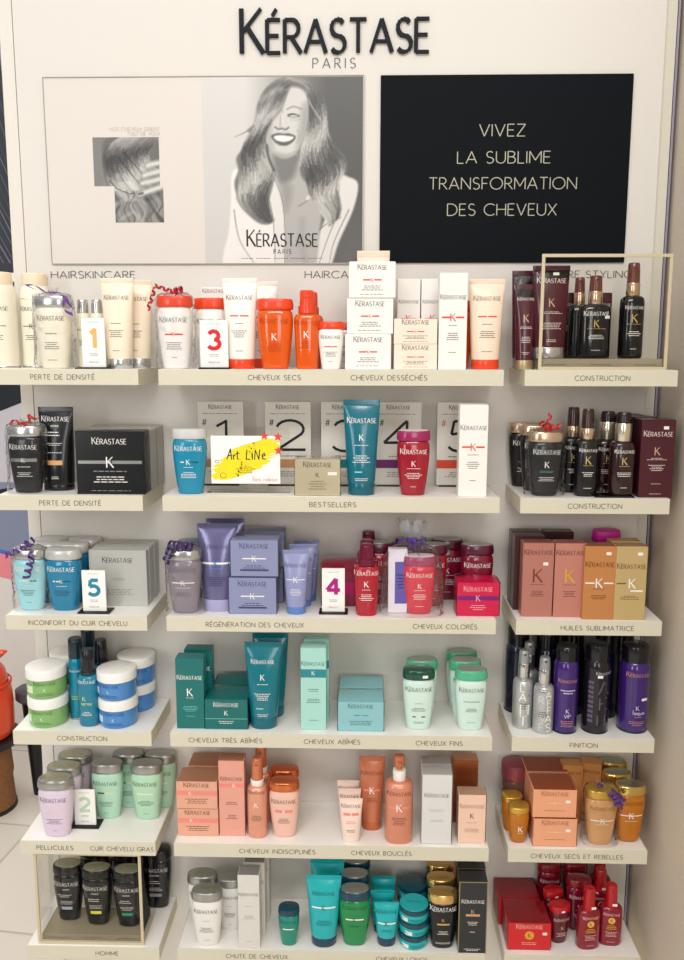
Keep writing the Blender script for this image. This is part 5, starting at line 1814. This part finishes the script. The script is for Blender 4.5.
# ---- fourth row, left
GRJ = mat('86B46E', .25, coat=.4)
WLID = mat('F3F1ED', .35)
w, h = .0780, .0585
JI = [('B', .48, .42, 0), ('K', 0, .33, .11, 1), ('L', 0, .2, .5, .06, 2, 0), ('R', -.36, .33, .14, .25, 1)]
a = jar((-.2525, -.1140, ZS[4]), w, h, GRJ, WLID, 'green jar with white lid, lower one of the front green stack', JI, [mat('44702C', .4), mat('D8ECC8', .4)])
dup(a, (-.2535, -.1135, ZS[4] + h + .0006), 'green jar with white lid, upper one of the front green stack', rz=.25)
dup(a, (-.2340, -.0395, ZS[4]), 'green jar with white lid, lower one hidden behind the green stack')
dup(a, (-.2330, -.0395, ZS[4] + h + .0006), 'green jar with white lid, upper one behind the green stack')
BLJ = mat('4A88C6', .25, coat=.4)
a = jar((-.1125, -.1140, ZS[4]), .0770, .0565, BLJ, WLID, 'blue jar with white lid, lower one of the front blue stack', JI, [mat('1E4A8C', .4), mat('CFE2F4', .4)])
dup(a, (-.1132, -.1140, ZS[4] + .0571), 'blue jar with white lid, upper one of the front blue stack', rz=-.2)
dup(a, (-.0960, -.0395, ZS[4]), 'blue jar with white lid, lower one of the rear blue stack')
dup(a, (-.0950, -.0395, ZS[4] + .0571), 'blue jar with white lid, upper one of the rear blue stack', rz=.3)
TLA = mat('0F86A4', .2, .3, coat=.5)
DCAP = mat('0E2A34', .25, coat=.3)
a = aerosol((S['L4b'][0] - .001, -.0960, ZS[4]), .0300, .1665, TLA, DCAP, 'slim teal aerosol with dark cap between the jar stacks', [('B', .60, .7, 0), ('L', 0, .3, .6, .02, 3, 1)], [INKW, mat('B8D85A', .4)], capf=.24, capw=.46, rim=SILVD)
w, h = wh('L4c')
a2 = spray((S['L4c'][0] + .001, -.1230, ZS[4]), .0400, h, mat('0E7E9C', .15, trans=.1, coat=.5), DCAP, mat('12181E', .25, coat=.3), 'teal spray bottle with black head in front of the aerosol', [('B', .58, .7, 0), ('K', -.1, .38, .06, 1), ('T', 'spray', 0, .30, .05, 1, .12), ('L', 0, .2, .5, .02, 3, 0)], [INKW, mat('C8E05A', .4)], ratio=.95, bf=.68, cf=.03, hw=.34)
dup(a2, (T['L4cb'][0] + .008, -.068, ZS[4]), 'teal spray bottle with black head behind the front one')
dup(a, (T['L4bb'][0] + .003, -.030, ZS[4]), 'slim teal aerosol with dark cap, rearmost between the jar stacks')

# ---- fourth row, middle
TBX = mat('0D6E6C', .35, coat=.25)
w, h = .0545, .1440
BT = [('B', .70, .72, 0), ('K', 0, .52, .11, 0), ('L', 0, .44, .5, .016, 1, 0), ('L', 0, .32, .6, .022, 4, 1), ('L', 0, .18, .4, .02, 1, 1)]
a = carton((S['C4a'][0], -.1270, ZS[4]), w, h, .03, TBX, 'tall dark teal box at left end of its shelf', BT, [INKW, mat('7AC8C0', .4)])
dup(a, (.0440, -.0800, ZS[4]), 'tall dark teal box behind the left-end one')
w, h = .0830, .0610
a = carton((S['C4b'][0] - .001, -.1090, ZS[4]), w, h, .068, TBX, 'low dark teal box right of the tall teal box', [('B', .76, .58, 0), ('K', 0, .55, .16, 0), ('R', 0, .36, .998, .02, 1), ('L', 0, .27, .5, .06, 2, 0)], [INKW, mat('7AC8C0', .4)], wrap=True)
dup(a, (S['C4b'][0] + .004, -.0365, ZS[4]), 'low dark teal box in shade behind the front low one')
w, h = wh('C4c')
a = tube((S['C4c'][0], S['C4c'][1], ZS[4]), w, h, .042, mat('0B7280', .2, coat=.4), mat('0A6474', .25, coat=.3), 'teal tube with white letters on the fourth middle shelf', L_tubeK(), [INKW, mat('8ED0D8', .4)], capw=.36, caph=.13)
dup(a, (.1860, -.070, ZS[4]), 'teal tube standing behind the front teal tube')
w, h = .0490, .1660
MIN = mat('A9DACF', .38, coat=.2)
a = carton((S['C4d'][0], -.1250, ZS[4]), w, h, .03, MIN, 'tall mint box with dark teal band near top', [('R', 0, .695, .998, .10, 1), ('B', .79, .74, 2), ('K', 0, .70, .05, 0), ('L', 0, .5, .5, .022, 2, 2), ('L', 0, .38, .7, .02, 3, 2), ('L', 0, .12, .4, .02, 1, 2)], [INKW, mat('2A8A94', .35), mat('3C6E6C', .4)])
dup(a, (.2800, -.078, ZS[4]), 'tall mint box behind the banded mint box')
w, h = .0880, .0590
LBX = mat('93C9CE', .38, coat=.2)
a = carton((S['C4e'][0], -.1130, ZS[4]), w, h, .062, LBX, 'pale aqua box in film at centre right of its shelf', [('B', .80, .55, 0), ('R', -.08, .55, .14, .03, 1), ('R', .1, .55, .14, .03, 1), ('L', 0, .35, .66, .06, 3, 0)], [mat('3C6468', .4), mat('2AA0B0', .4)], wrap=True)
dup(a, (.3685, -.0410, ZS[4]), 'pale aqua box in film behind the front aqua box')
MNB = mat('D2EAE0', .28, coat=.3)
MCAP = mat('4FB48A', .25, coat=.4)
w, h = .0640, .1215
a = bain((S['C4f'][0], -.1210, ZS[4]), w, h, MNB, mat('0B4A3C', .2, coat=.5), 'mint bottle with dark green cap and white sticker', [('B', .66, .64, 0), ('L', 0, .46, .4, .02, 1, 0), ('L', 0, .38, .55, .024, 3, 0), ('R', -.14, .23, .1, .02, 0), ('R', .14, .23, .12, .02, 0), ('L', 0, .14, .4, .02, 2, 0)], [INKD, MCAP], sticker=(.18, .91))
b = bain((S['C4g'][0], -.1210, ZS[4]), w, h, MNB, MCAP, 'mint bottle with bright green cap, front right of its shelf', [('B', .66, .6, 0), ('R', 0, .50, .5, .014, 1), ('L', 0, .38, .4, .024, 3, 0), ('L', 0, .14, .3, .02, 1, 0)], [INKD, MCAP], top=mat('A9B4A8', .3, .6))
dup(b, (.4895, -.0720, ZS[4]), 'mint bottle with green cap behind the dark-capped one')
dup(b, (.5760, -.0730, ZS[4]), 'mint bottle with green cap, middle of the right file')
dup(b, (.5740, -.0260, ZS[4]), 'mint bottle with green cap, rear of the right file')

# ---- fourth row, right
SVB = mat('BDBFC0', .3, .55)
WTT = [('L', -.15, .60, .4, .03, 2, 1), ('T', 'A', .14, .49, .085, 0, .13), ('T', 'F', .16, .385, .085, 0, .13), ('T', 'F', .17, .285, .085, 0, .13), ('T', 'A', .14, .17, .095, 0, .13), ('T', 'S', .17, .045, .105, 0, .13), ('T', 'F', -.18, .05, .10, 2, .12), ('T', 'V', -.12, .17, .08, 2, .12), ('L', -.1, .30, .5, .03, 3, 1), ('T', 'R', -.2, .42, .09, 2, .16)]
w, h = wh('R4b')
CHR = mat('D6D6D6', .12, .95)
PHD = mat('A4A6A6', .25, .4)
WM = [INKW, mat('55585C', .4), mat('D4D6D6', .4)]
a = spray((S['R4b'][0] + .001, S['R4b'][1], ZS[4]), w, h, SVB, CHR, PHD, 'silver pump bottle with white letters, front one in second place from left', WTT, WM, name='pump_bottle', cat='pump bottle', bf=.64, cf=.2, hw=.27, ratio=1, ex=2)
WT2 = [('T', 'L', -.12, .50, .10, 0, .13), ('T', 'A', -.1, .38, .10, 0, .13), ('T', 'N', .0, .20, .13, 0, .13), ('T', 'T', -.05, .06, .12, 0, .13), ('T', 'F', .2, .22, .1, 2, .12), ('K', .2, .45, .035, 1), ('L', 0, .34, .5, .03, 3, 1)]
b = spray((S['R4a'][0] + .0005, S['R4a'][1], ZS[4]), w, h + .006, SVB, CHR, PHD, 'silver pump bottle with white letters at left end of its shelf', WT2, WM, name='pump_bottle', cat='pump bottle', bf=.64, cf=.2, hw=.27, ratio=1, ex=2)
dup(b, (T['R4ab'][0] + .008, -.0640, ZS[4]), 'silver pump bottle almost hidden behind the left-end one')
PUR = mat('3C1D70', .18, .15, coat=.6)
w, h = wh('R4c')
a = aerosol((S['R4c'][0], S['R4c'][1], ZS[4]), w, h, PUR, BLK, 'purple spray can with black cap beside the silver pump bottles', [('B', .60, .6, 1), ('L', 0, .51, .6, .03, 2, 0), ('K', 0, .27, .05, 0), ('T', 'VIP', 0, .19, .04, 0, .12), ('L', 0, .15, .6, .02, 4, 1)], [mat('D9CFE8', .4), mat('C88A78', .4)], capf=.17, capw=.42)
w, h = wh('R4e')
b = aerosol((S['R4e'][0], S['R4e'][1], ZS[4]), w, h, PUR, BLK, 'purple spray can with black cap at right end of its shelf', [('B', .66, .6, 1), ('K', 0, .30, .05, 0), ('T', 'laque', .05, .225, .05, 0, .1), ('L', .04, .195, .45, .02, 1, 1), ('L', 0, .14, .5, .02, 3, 1)], [mat('D9CFE8', .4), mat('C88A78', .4)], capf=.19, capw=.44, sticker=(.22, .40))
w, h = wh('R4d')
GRA = mat('1D1A22', .2, .3, coat=.5)
c = aerosol((S['R4d'][0], S['R4d'][1], ZS[4]), w, h, GRA, BLK, 'black spray can with grey vertical letters between the purple cans', [('B', .68, .5, 1, .16), ('T', 'A', .16, .46, .14, 0, .12), ('T', 'K', .16, .28, .14, 0, .12), ('T', 'H', .10, .10, .12, 0, .12)] + [('R', -.3, .15 + .055 * i, .16, .035, 0) for i in range(9)], [mat('5C5468', .4), mat('C8C2D0', .4)], capf=.17, capw=.44, sticker=(.0, .66))
DPU = mat('14142E', .2, .2, coat=.5)
d0 = aerosol((.6880, -.030, ZS[4]), .050, .178, DPU, BLK, 'midnight blue spray can behind the left silver pump bottle', [], [], capf=.2, capw=.44)
for x_, y_, lb in ((.7430, -.050, 'midnight blue spray can behind the gap left of the purple can'), (.7960, -.036, 'midnight blue spray can behind gap between purple and black cans'), (.8610, -.048, 'midnight blue spray can behind gap right of the black can'), (.8985, -.0275 + .0, 'midnight blue spray can behind the right-end purple can')):
    dup(d0, (x_, y_ if y_ < -.027 else -.0275, ZS[4]), lb)

# ---- fifth row, left
LIL = mat('DCCBDD', .28, coat=.3)
w, h = .0710, .1200
a = bain((S['L5a'][0] + .001, -.1310, ZS[5]), w, h, LIL, SILVD, 'lilac bottle with grey cap left of the green number 2 card', [('B', .64, .6, 0), ('R', .0, .50, .3, .014, 1), ('L', 0, .42, .4, .02, 1, 1), ('L', 0, .33, .5, .026, 4, 0), ('L', 0, .12, .2, .02, 1, 0)], [mat('6A5A72', .4), mat('F2C8C8', .4)], top=mat('B9BAA4', .22, .8))
dup(a, (-.2410, -.0810, ZS[5]), 'lilac bottle with grey cap, second in the left file')
dup(a, (-.2360, -.0320, ZS[5]), 'lilac bottle with grey cap, third in the left file')
number_card((S['L5d'][0], -.1050, ZS[5]), .0430, .0800, '2', 'B9D8BC', 'small white card with pale green number 2 on the fifth left shelf', .060)
GMB = mat('B2DAC2', .28, coat=.3)
a = bain((-.1570, -.0650, ZS[5]), .0670, .1200, GMB, SILVD, 'green bottle with grey cap right of the number 2 card', [('B', .64, .6, 0), ('R', -.14, .50, .22, .03, 0), ('R', .14, .50, .22, .03, 1), ('L', 0, .33, .5, .026, 4, 0), ('L', 0, .12, .2, .02, 1, 0)], [mat('4A6A58', .4), mat('E2E6A8', .4)], top=mat('A9AAA6', .22, .8))
b = bain((-.0745, -.0660, ZS[5]), .0670, .1200, mat('B4DCBC', .28, coat=.3), SILVD, 'pale green bottle with grey cap, front right of its shelf', [('B', .64, .6, 0), ('R', 0, .50, .5, .02, 1), ('L', 0, .36, .5, .026, 4, 0), ('L', 0, .12, .2, .02, 1, 0)], [mat('4A6A58', .4), mat('F2F0DC', .4)], top=mat('A9AAA6', .22, .8))
dup(a, (-.1250, -.0219, ZS[5]), 'green bottle with grey cap in the back row')
dup(b, (-.0560, -.0219, ZS[5]), 'pale green bottle with grey cap in the back right corner')

# ---- fifth row, middle
PEA = mat('E6AC92', .35, .12)
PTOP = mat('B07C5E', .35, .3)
w, h = .0815, .0580
PB_ = [('B', .80, .5, 0), ('R', 0, .58, .998, .16, 1), ('K', -.16, .58, .12, 2), ('L', 0, .36, .6, .07, 3, 0)]
PM = [mat('6A4436', .4), mat('EE8C80', .4), INKW]
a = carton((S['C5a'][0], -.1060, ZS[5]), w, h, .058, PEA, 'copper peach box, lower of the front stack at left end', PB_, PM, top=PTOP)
dup(a, (S['C5a'][0] - .001, -.1060, ZS[5] + h + .0008), 'copper peach box, upper of the front stack at left end')
dup(a, (.0530, -.0425, ZS[5]), 'copper peach box, lower of the rear stack at left end')
dup(a, (.0530, -.0425, ZS[5] + h + .0008), 'copper peach box, upper of the rear stack at left end')
w, h = .0510, .1610
carton((S['C5b'][0], -.1160, ZS[5]), w, h, .034, mat('E9A796', .35, .2), 'tall peach box with coral band beside the copper box stack', [('B', .74, .7, 0), ('R', 0, .675, .998, .05, 1), ('K', .1, .675, .05, 2), ('L', 0, .45, .5, .022, 2, 0), ('L', 0, .28, .5, .022, 3, 0)], PM, top=PTOP)
w, h = wh('C5c')
CPB = mat('E29E84', .3, .3, coat=.3)
CPH = mat('D07C58', .25, .35, coat=.3)
a = spray((S['C5c'][0], S['C5c'][1] - .002, ZS[5]), .0400, h, CPB, mat('F2EDE6', .4), CPH, 'peach spray bottle with white collar, front one', [('B', .58, .7, 0), ('R', 0, .44, .8, .02, 1), ('K', 0, .44, .06, 2), ('L', 0, .3, .6, .02, 4, 0)], PM, ratio=.95, bf=.66, cf=.07, hw=.30)
dup(a, (.1640, -.0720, ZS[5]), 'peach spray bottle with white collar, rear one')
CCAP = mat('D8784A', .18, .8)
a = bain((S['C5d'][0], -.1220, ZS[5]), .0620, .1175, mat('EFBFAE', .28, coat=.3), CCAP, 'pale pink bottle with shiny copper cap, front one', [('B', .64, .62, 0), ('R', -.16, .50, .24, .05, 1), ('R', .16, .50, .24, .05, 1), ('K', 0, .5, .05, 2), ('L', 0, .36, .5, .026, 4, 0)], PM)
dup(a, (.2120, -.0740, ZS[5]), 'pale pink bottle with shiny copper cap, rear one')
w, h = .0460, .0880
a = tube((S['C5e'][0] + .0005, S['C5e'][1] - .004, ZS[5]), w, h, .027, mat('F3D9CB', .36, coat=.15), mat('F0DCD0', .38), 'small pale pink tube, front of three', [('B', .80, .66, 0), ('R', -.18, .66, .3, .06, 1), ('R', .18, .66, .3, .06, 1), ('L', 0, .5, .5, .04, 2, 1), ('L', 0, .3, .4, .035, 2, 0)], PM, caph=.12)
dup(a, (.3460, -.1010, ZS[5]), 'small pale pink tube, middle of three')
dup(a, (.3430, -.0690, ZS[5]), 'small pale pink tube, rear of three')
w, h = wh('C5f')
tube((S['C5f'][0], S['C5f'][1], ZS[5]), .0530, h, .034, mat('CC7A58', .3, .3, coat=.3), mat('C87048', .28, .3), 'copper tube behind the small pale pink tubes', [('B', .76, .66, 0), ('R', 0, .56, .94, .025, 1), ('K', 0, .56, .09, 2), ('L', 0, .45, .5, .02, 3, 0)], PM, capw=.38, caph=.12)
w, h = wh('C5g')
lotion((S['C5g'][0], S['C5g'][1], ZS[5]), w, h, mat('D98C70', .3, .25, coat=.35), mat('F2EDE6', .4), CPH, 'large copper pump bottle in front middle of its shelf', [('B', .58, .7, 0), ('R', -.22, .44, .3, .03, 1), ('R', .22, .44, .3, .03, 1), ('K', 0, .44, .09, 2), ('L', 0, .32, .6, .02, 5, 0)], PM, bf=.72, hw=.20, ratio=.8)
w, h = .0580, .1460
a = carton((S['C5h'][0], -.1310, ZS[5]), w, h, .036, mat('E6E4E2', .35, .15), 'tall silvery white box right of the copper pump bottle', [('B', .68, .66, 0), ('L', 0, .5, .6, .02, 2, 1), ('L', 0, .35, .5, .02, 2, 1)], [mat('77767A', .4), mat('B5B3B2', .4)], wrap=True, top=mat('C4C2C0', .35, .2))
dup(a, (.5190, -.0900, ZS[5]), 'tall silvery white box behind the front silvery one')
w, h = .0530, .1020
a = carton((S['C5i'][0], -.1270, ZS[5]), w, h, .034, mat('F5D0B8', .38), 'peach box with small black letter at right end of its shelf', [('B', .73, .72, 0), ('K', 0, .57, .10, 1), ('L', 0, .43, .6, .03, 1, 0), ('L', 0, .3, .6, .03, 3, 0)], [mat('A5806C', .4), mat('2E2624', .4)], top=mat('C2A084', .4, .1), wrap=True)
w, h = .0510, .1370
carton((S['C5j'][0] + .001, -.0560, ZS[5]), w, h, .032, mat('A8643C', .22, .7), 'shiny dark copper box behind the peach box', [], [], top=mat('D0A27C', .25, .5))

# ---- fifth row, right
AMB = mat('D9830F', .1, trans=.35, coat=.5)
GCAP = mat('D9B14C', .28, .7)
w, h = .0430, .0760
a = bain((S['R5a'][0], -.1290, ZS[5]), w, h, AMB, GCAP, 'small amber bottle with gold cap, front left of its shelf', [('K', .05, .42, .16, 0), ('L', .05, .3, .4, .03, 1, 0)], [INKW], ratio=.85, name='shampoo_bottle')
dup(a, (.6745, -.0900, ZS[5]), 'small amber bottle with gold cap behind the front one')
jar((.6900, -.0360, ZS[5]), .0580, .1180, mat('6E4A44', .2, trans=.1, coat=.4), mat('8E4450', .3, .2), 'tall brown jar with plum lid in the back left corner', [('B', .55, .6, 0)], [GOLD], lidf=.26)
w, h = .0840, .0580
OB = mat('F3AE88', .35, .05)
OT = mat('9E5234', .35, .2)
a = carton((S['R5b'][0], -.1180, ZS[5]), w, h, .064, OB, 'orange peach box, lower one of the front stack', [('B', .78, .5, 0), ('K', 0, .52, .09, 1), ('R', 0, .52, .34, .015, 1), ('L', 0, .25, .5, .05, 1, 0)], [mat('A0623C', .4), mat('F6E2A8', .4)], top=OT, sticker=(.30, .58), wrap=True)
dup(a, (S['R5b'][0] - .003, -.1180, ZS[5] + h + .003), 'orange peach box, upper one of the front stack')
b = carton((.7470, -.0480, ZS[5]), w, .119, .062, OB, 'large orange peach box behind the front stack', [], [], top=OT)
w, h = .0480, .1390
a = carton((.8000, -.0550, ZS[5]), .040, .128, .030, mat('D99A5C', .35, .2), 'slim amber peach box behind ribboned amber bottle, left one', [('B', .85, .7, 0), ('L', 0, .6, .6, .03, 3, 0)], [mat('7A4A1C', .4)])
dup(a, (.8430, -.0480, ZS[5]), 'slim amber peach box behind ribboned amber bottle, right one', rz=-.25)
w, h = .0640, .1150
a = bain((S['R5c'][0], -.1300, ZS[5]), w, h, mat('EBB274', .12, trans=.2, coat=.5), GCAP, 'pale amber bottle in cellophane with purple ribbon', [('B', .66, .6, 1), ('R', 0, .47, .7, .018, 0), ('K', 0, .47, .10, 0), ('L', 0, .4, .5, .02, 1, 0)], [INKW, mat('8A5A1A', .4)], name='wrapped_bottle')
gift_wrap(a, w, h, '522A72', [((.010, -.02, h * 1.02), (.034, -.03, h * .86), .009, 4), ((.02, -.028, h * 1.0), (.024, -.034, h * .80), .008, 3)], seed=9, knot=(-.004, 0))
GMET = mat('E0C070', .15, .9)
a = bain((S['R5d'][0], -.1200, ZS[5]), .0600, .1190, AMB, GMET, 'amber bottle with shiny gold cap at right end of its shelf', [('B', .68, .6, 1), ('R', 0, .50, .7, .016, 0), ('K', 0, .50, .11, 0), ('L', 0, .4, .5, .02, 1, 0)], [INKW, mat('7A4A0E', .4)], top=mat('A8A68C', .2, .85))
dup(a, (.8880, -.0740, ZS[5]), 'amber bottle with shiny gold cap, second in the right file')
dup(a, (.8920, -.0270, ZS[5]), 'amber bottle with shiny gold cap, rearmost in the right file')

# ---- lowest row, left: black bottles in a clear stand
HB_ = mat('15171A', .18, coat=.5)
HM = [('B', .66, .66, 0), ('T', 'HOMME', 0, .59, .025, 0, .14), ('L', -.05, .50, .5, .035, 2, 0), ('L', 0, .38, .5, .025, 3, 0), ('R', 0, .25, .36, .055, 1)]
w, h = .0620, .1240
CGT = mat('A9AC96', .25, .7)
TRL = .014
xs3 = []
for i, (k_, col, lb) in enumerate((('L6a', 'A9B4CC', 'black bottle with pale blue label bar, left in the clear stand'), ('L6b', 'E2DC4C', 'black bottle with yellow label bar, middle of the clear stand'), ('L6c', '2E9A70', 'black bottle with green label bar, right in the clear stand'))):
    x_ = (-.2410, -.1765, -.1105)[i]
    bain((x_, (-.0900, -.1020, -.1060)[i], ZS[6] + TRL), w, h, HB_, BLK, lb, HM, [mat('D8D6D2', .4), mat(col, .4)], top=CGT)
a = bain((-.2080, -.0240, ZS[6]), .064, .134, HB_, BLK, 'black bottle in the back row between left and middle front bottles', HM, [mat('D8D6D2', .4), mat('8E98A4', .4)])
dup(a, (-.1400, -.0240, ZS[6]), 'black bottle in the back row between middle and right front bottles')
dup(a, (-.0700, -.0270, ZS[6]), 'black bottle standing outside the clear stand at the back right')
t = thing('acrylic_stand', 'clear display stand with beige rim on the lowest left shelf', 'display stand', (-.1770, 0, ZS[6]))
stand(t, -.1080, .1080, -.1545, -.060, .2020, TRL, (-.07, .0, .07))

# ---- lowest row, middle
WB_ = mat('E9E7E2', .3, coat=.3)
w, h = .0640, .1180
WI = [('B', .64, .6, 0), ('L', 0, .50, .36, .03, 1, 1), ('L', 0, .36, .5, .026, 4, 0), ('L', 0, .12, .2, .02, 1, 0)]
a = bain((S['C6a'][0], -.1380, ZS[6]), w, h, WB_, SILVD, 'white bottle with grey cap at front left of the lowest middle shelf', WI, [INKD, mat('B5B0A8', .4)], top=mat('A6A79A', .22, .8))
dup(a, (.0400, -.0860, ZS[6]), 'white bottle with grey cap behind and left of the front white one')
a2 = bain((.0985, -.0930, ZS[6]), .0540, .1150, WB_, SILVD, 'slimmer white bottle with grey cap beside the tall pale box', WI, [INKD, mat('B5B0A8', .4)])
w, h = .0430, .1620
a = carton((S['C6c'][0] - .002, -.1400, ZS[6]), w, h, .034, mat('DDD9D2', .38, .1), 'tall pale grey box with silver top, front one', [('B', .72, .74, 0), ('L', 0, .58, .5, .02, 1, 1), ('L', 0, .45, .6, .02, 3, 1), ('L', 0, .1, .3, .02, 1, 1)], [mat('77746E', .4), mat('A8A49C', .4)], top=mat('9C9B98', .25, .5))
dup(a, (.1520, -.0990, ZS[6]), 'tall pale grey box, second in its file')
dup(a, (.1560, -.0580, ZS[6]), 'tall pale grey box, third in its file')
TGR = mat('0C9A86', .12, trans=.25, coat=.5)
TNV = mat('0A3C50', .22, coat=.4)
bain((S['C6d'][0], -.1350, ZS[6]), .0440, .0800, TGR, TNV, 'small teal bottle with navy cap standing alone', [('R', 0, .5, .5, .03, 0), ('B', .66, .6, 1)], [INKW, TNV], ratio=.8)
TQB = mat('18AFB4', .28, coat=.35)
w, h = wh('C6e')
TG = [('B', .74, .62, 1), ('R', 0, .58, .66, .02, 0), ('K', 0, .58, .07, 2), ('L', 0, .40, .5, .022, 4, 1)]
TGM = [INKW, mat('0A4E58', .4), mat('0A7A50', .4)]
a = tube((S['C6e'][0] + .001, -.1300, ZS[6]), w, h, .042, TQB, TNV, 'large turquoise tube on navy cap, front one', TG, TGM, capw=.36, caph=.13)
dup(a, (.3000, -.0780, ZS[6]), 'large turquoise tube on navy cap, rear one')
GRN = mat('0E9A52', .12, trans=.25, coat=.5)
a = bain((S['C6f'][0], -.1300, ZS[6]), .0650, .1200, GRN, TNV, 'green see-through bottle with silver-topped navy cap, front one', [('B', .70, .6, 1), ('R', 0, .52, .56, .025, 0), ('K', 0, .52, .07, 1), ('L', 0, .4, .5, .02, 2, 1)], [INKW, mat('0A5A34', .4)], top=mat('B0B2AC', .22, .8))
dup(a, (.3560, -.0810, ZS[6]), 'green see-through bottle with navy cap, second in its file')
dup(a, (.3580, -.0330, ZS[6]), 'green see-through bottle with navy cap, last in its file')
w, h = .0510, .0900
a = tube((S['C6g'][0], -.1300, ZS[6]), w, h, .030, TQB, TNV, 'small turquoise tube, front of three', [('B', .76, .66, 1), ('R', 0, .55, .7, .03, 0), ('K', 0, .55, .11, 1), ('L', 0, .4, .5, .03, 2, 1)], TGM, capw=.36, caph=.2)
dup(a, (.4150, -.0930, ZS[6]), 'small turquoise tube, middle of three')
dup(a, (.4180, -.0560, ZS[6] + .006), 'small turquoise tube, rear of three')
w, h = .0630, .0285
NVL = mat('0B4252', .25, coat=.4)
a = jar((S['C6h'][0], -.1250, ZS[6]), w, h, TQB, NVL, 'turquoise jar with navy lid, bottom of the front stack', [('R', -.28, .3, .2, .3, 0), ('L', .1, .36, .5, .12, 2, 1)], TGM, lidf=.34)
dup(a, (S['C6h'][0] + .001, -.1250, ZS[6] + h + .0004), 'turquoise jar with navy lid, middle of the front stack', rz=.2)
TJ = dup(a, (S['C6h'][0] + .0005, -.1250, ZS[6] + 2 * (h + .0004)), 'turquoise jar with bright lid disc, top of the front stack', rz=-.1)
mb = MB()
mb.lathe([(h + .0001, .029), (h + .0007, .0285)], 36)
dsc = mb.build('lid_disc', TQB, TJ)
mb = MB()
put_brand(mb, lambda x, z: (x, z * .9, h + .0010), 0, 0, .028, 0, small=False)
mb.build('lid_lettering', NVL, dsc, smooth=0)
for i in range(3):
    dup(a, (.4790, -.0580, ZS[6] + i * (h + .0004)), 'turquoise jar with navy lid, %s of the rear stack' % ('bottom', 'middle', 'top')[i])
GLD = mat('E0BC78', .14, .9)
a = bain((S['C6i'][0], -.1330, ZS[6]), .0620, .1190, BLKP, GLD, 'black bottle with shiny gold cap, front one on the lowest shelf', [('B', .72, .68, 0), ('K', 0, .56, .06, 1), ('R', 0, .48, .4, .03, 1), ('L', 0, .34, .4, .026, 3, 0), ('L', 0, .12, .5, .02, 2, 0)], [INKW, mat('D8B070', .3, .4)])
dup(a, (.5360, -.0850, ZS[6]), 'black bottle with shiny gold cap, second in its file')
dup(a, (.5380, -.0370, ZS[6]), 'black bottle with shiny gold cap, last in its file')
w, h = .0560, .1570
BJ = mat('26282A', .32, coat=.3)
a = carton((S['C6j'][0] - .001, -.1395, ZS[6]), w, h, .036, BJ, 'tall black box with gold edges at right end of the lowest middle shelf', [('B', .70, .80, 0), ('K', 0, .585, .06, 1), ('R', 0, .535, .5, .03, 1), ('L', 0, .44, .4, .02, 3, 0), ('L', 0, .30, .3, .02, 1, 0), ('L', 0, .06, .6, .02, 2, 0)], [INKW, mat('D8A878', .35, .3)], edge=mat('A8966E', .3, .6))
dup(a, (.5950, -.0960, ZS[6]), 'tall black box with gold edges behind the right-end one')

# ---- lowest row, right
RDB = mat('D61F26', .3, coat=.3)
w, h = .0850, .0590
a = carton((S['R6a'][0], -.1090, ZS[6]), w, h, .072, RDB, 'bright red box with round gold emblem at left end', [('B', .80, .5, 0), ('O', 0, .55, .11, 1), ('K', 0, .55, .13, 2), ('L', 0, .28, .6, .06, 2, 0)], [mat('F2C8C0', .4), mat('E9A83C', .35), mat('5A0A14', .4)], top=mat('8E101A', .25, coat=.4), sticker=(.36, .62), wrap=True)
dup(a, (.7020, -.0355, ZS[6]), 'bright red box behind the one with gold emblem')
RB_ = mat('8E0F24', .12, trans=.1, coat=.5)
RCP = mat('B5161E', .22, coat=.4)
w, h = .0440, .0820
a = bain((S['R6b'][0], -.1130, ZS[6]), w, h, mat('5E0C20', .14, coat=.5), RCP, 'small dark red bottle with bright cap beside the red box', [('B', .64, .62, 0), ('K', 0, .45, .09, 1), ('L', 0, .3, .5, .04, 3, 0)], [mat('F0C8C8', .4), mat('E9B83C', .35)], ratio=.75, rz=.25, sticker=(.0, .90))
dup(a, (.7720, -.0670, ZS[6]), 'small dark red bottle behind the bright-capped one', rz=.25)
RSI = [('B', .525, .54, 0), ('O', 0, .445, .15, 1), ('K', 0, .445, .06, 2), ('L', 0, .36, .5, .028, 3, 1), ('L', 0, .25, .6, .024, 4, 0), ('L', 0, .08, .4, .02, 1, 0)]
RSM = [mat('F0C8C8', .4), mat('EDBE50', .35), mat('4A0A14', .4)]
w, h = .0470, .1290
a = spray((S['R6c'][0], -.1280, ZS[6]), w, h, RB_, RCP, RCP, 'red spray bottle with gold disc, left one of the front pair', RSI, RSM, ratio=.62, bf=.66, cf=.02, hw=.26, sticker=(.10, .71), rz=.12)
dup(a, (S['R6d'][0] - .0005, -.1160, ZS[6]), 'red spray bottle with gold disc, right one of the front pair', rz=-.06)
DRB = mat('7A0E26', .15, trans=.1, coat=.5)
b = bain((.7720, -.0240, ZS[6]), .0520, .1150, DRB, mat('7E1220', .22, coat=.4), 'wine red bottle in the back row behind the small red bottles', L_col(), RSM[:1])
dup(b, (.8280, -.0230, ZS[6]), 'wine red bottle in the back row behind the left red spray')
dup(b, (.8220, -.0750, ZS[6]), 'wine red bottle close behind the left red spray')
dup(a, (.8690, -.0660, ZS[6]), 'red spray bottle behind the right one of the front pair', rz=.0)
dup(a, (.8800, -.0220, ZS[6]), 'red spray bottle in the back row, right corner', rz=.0)
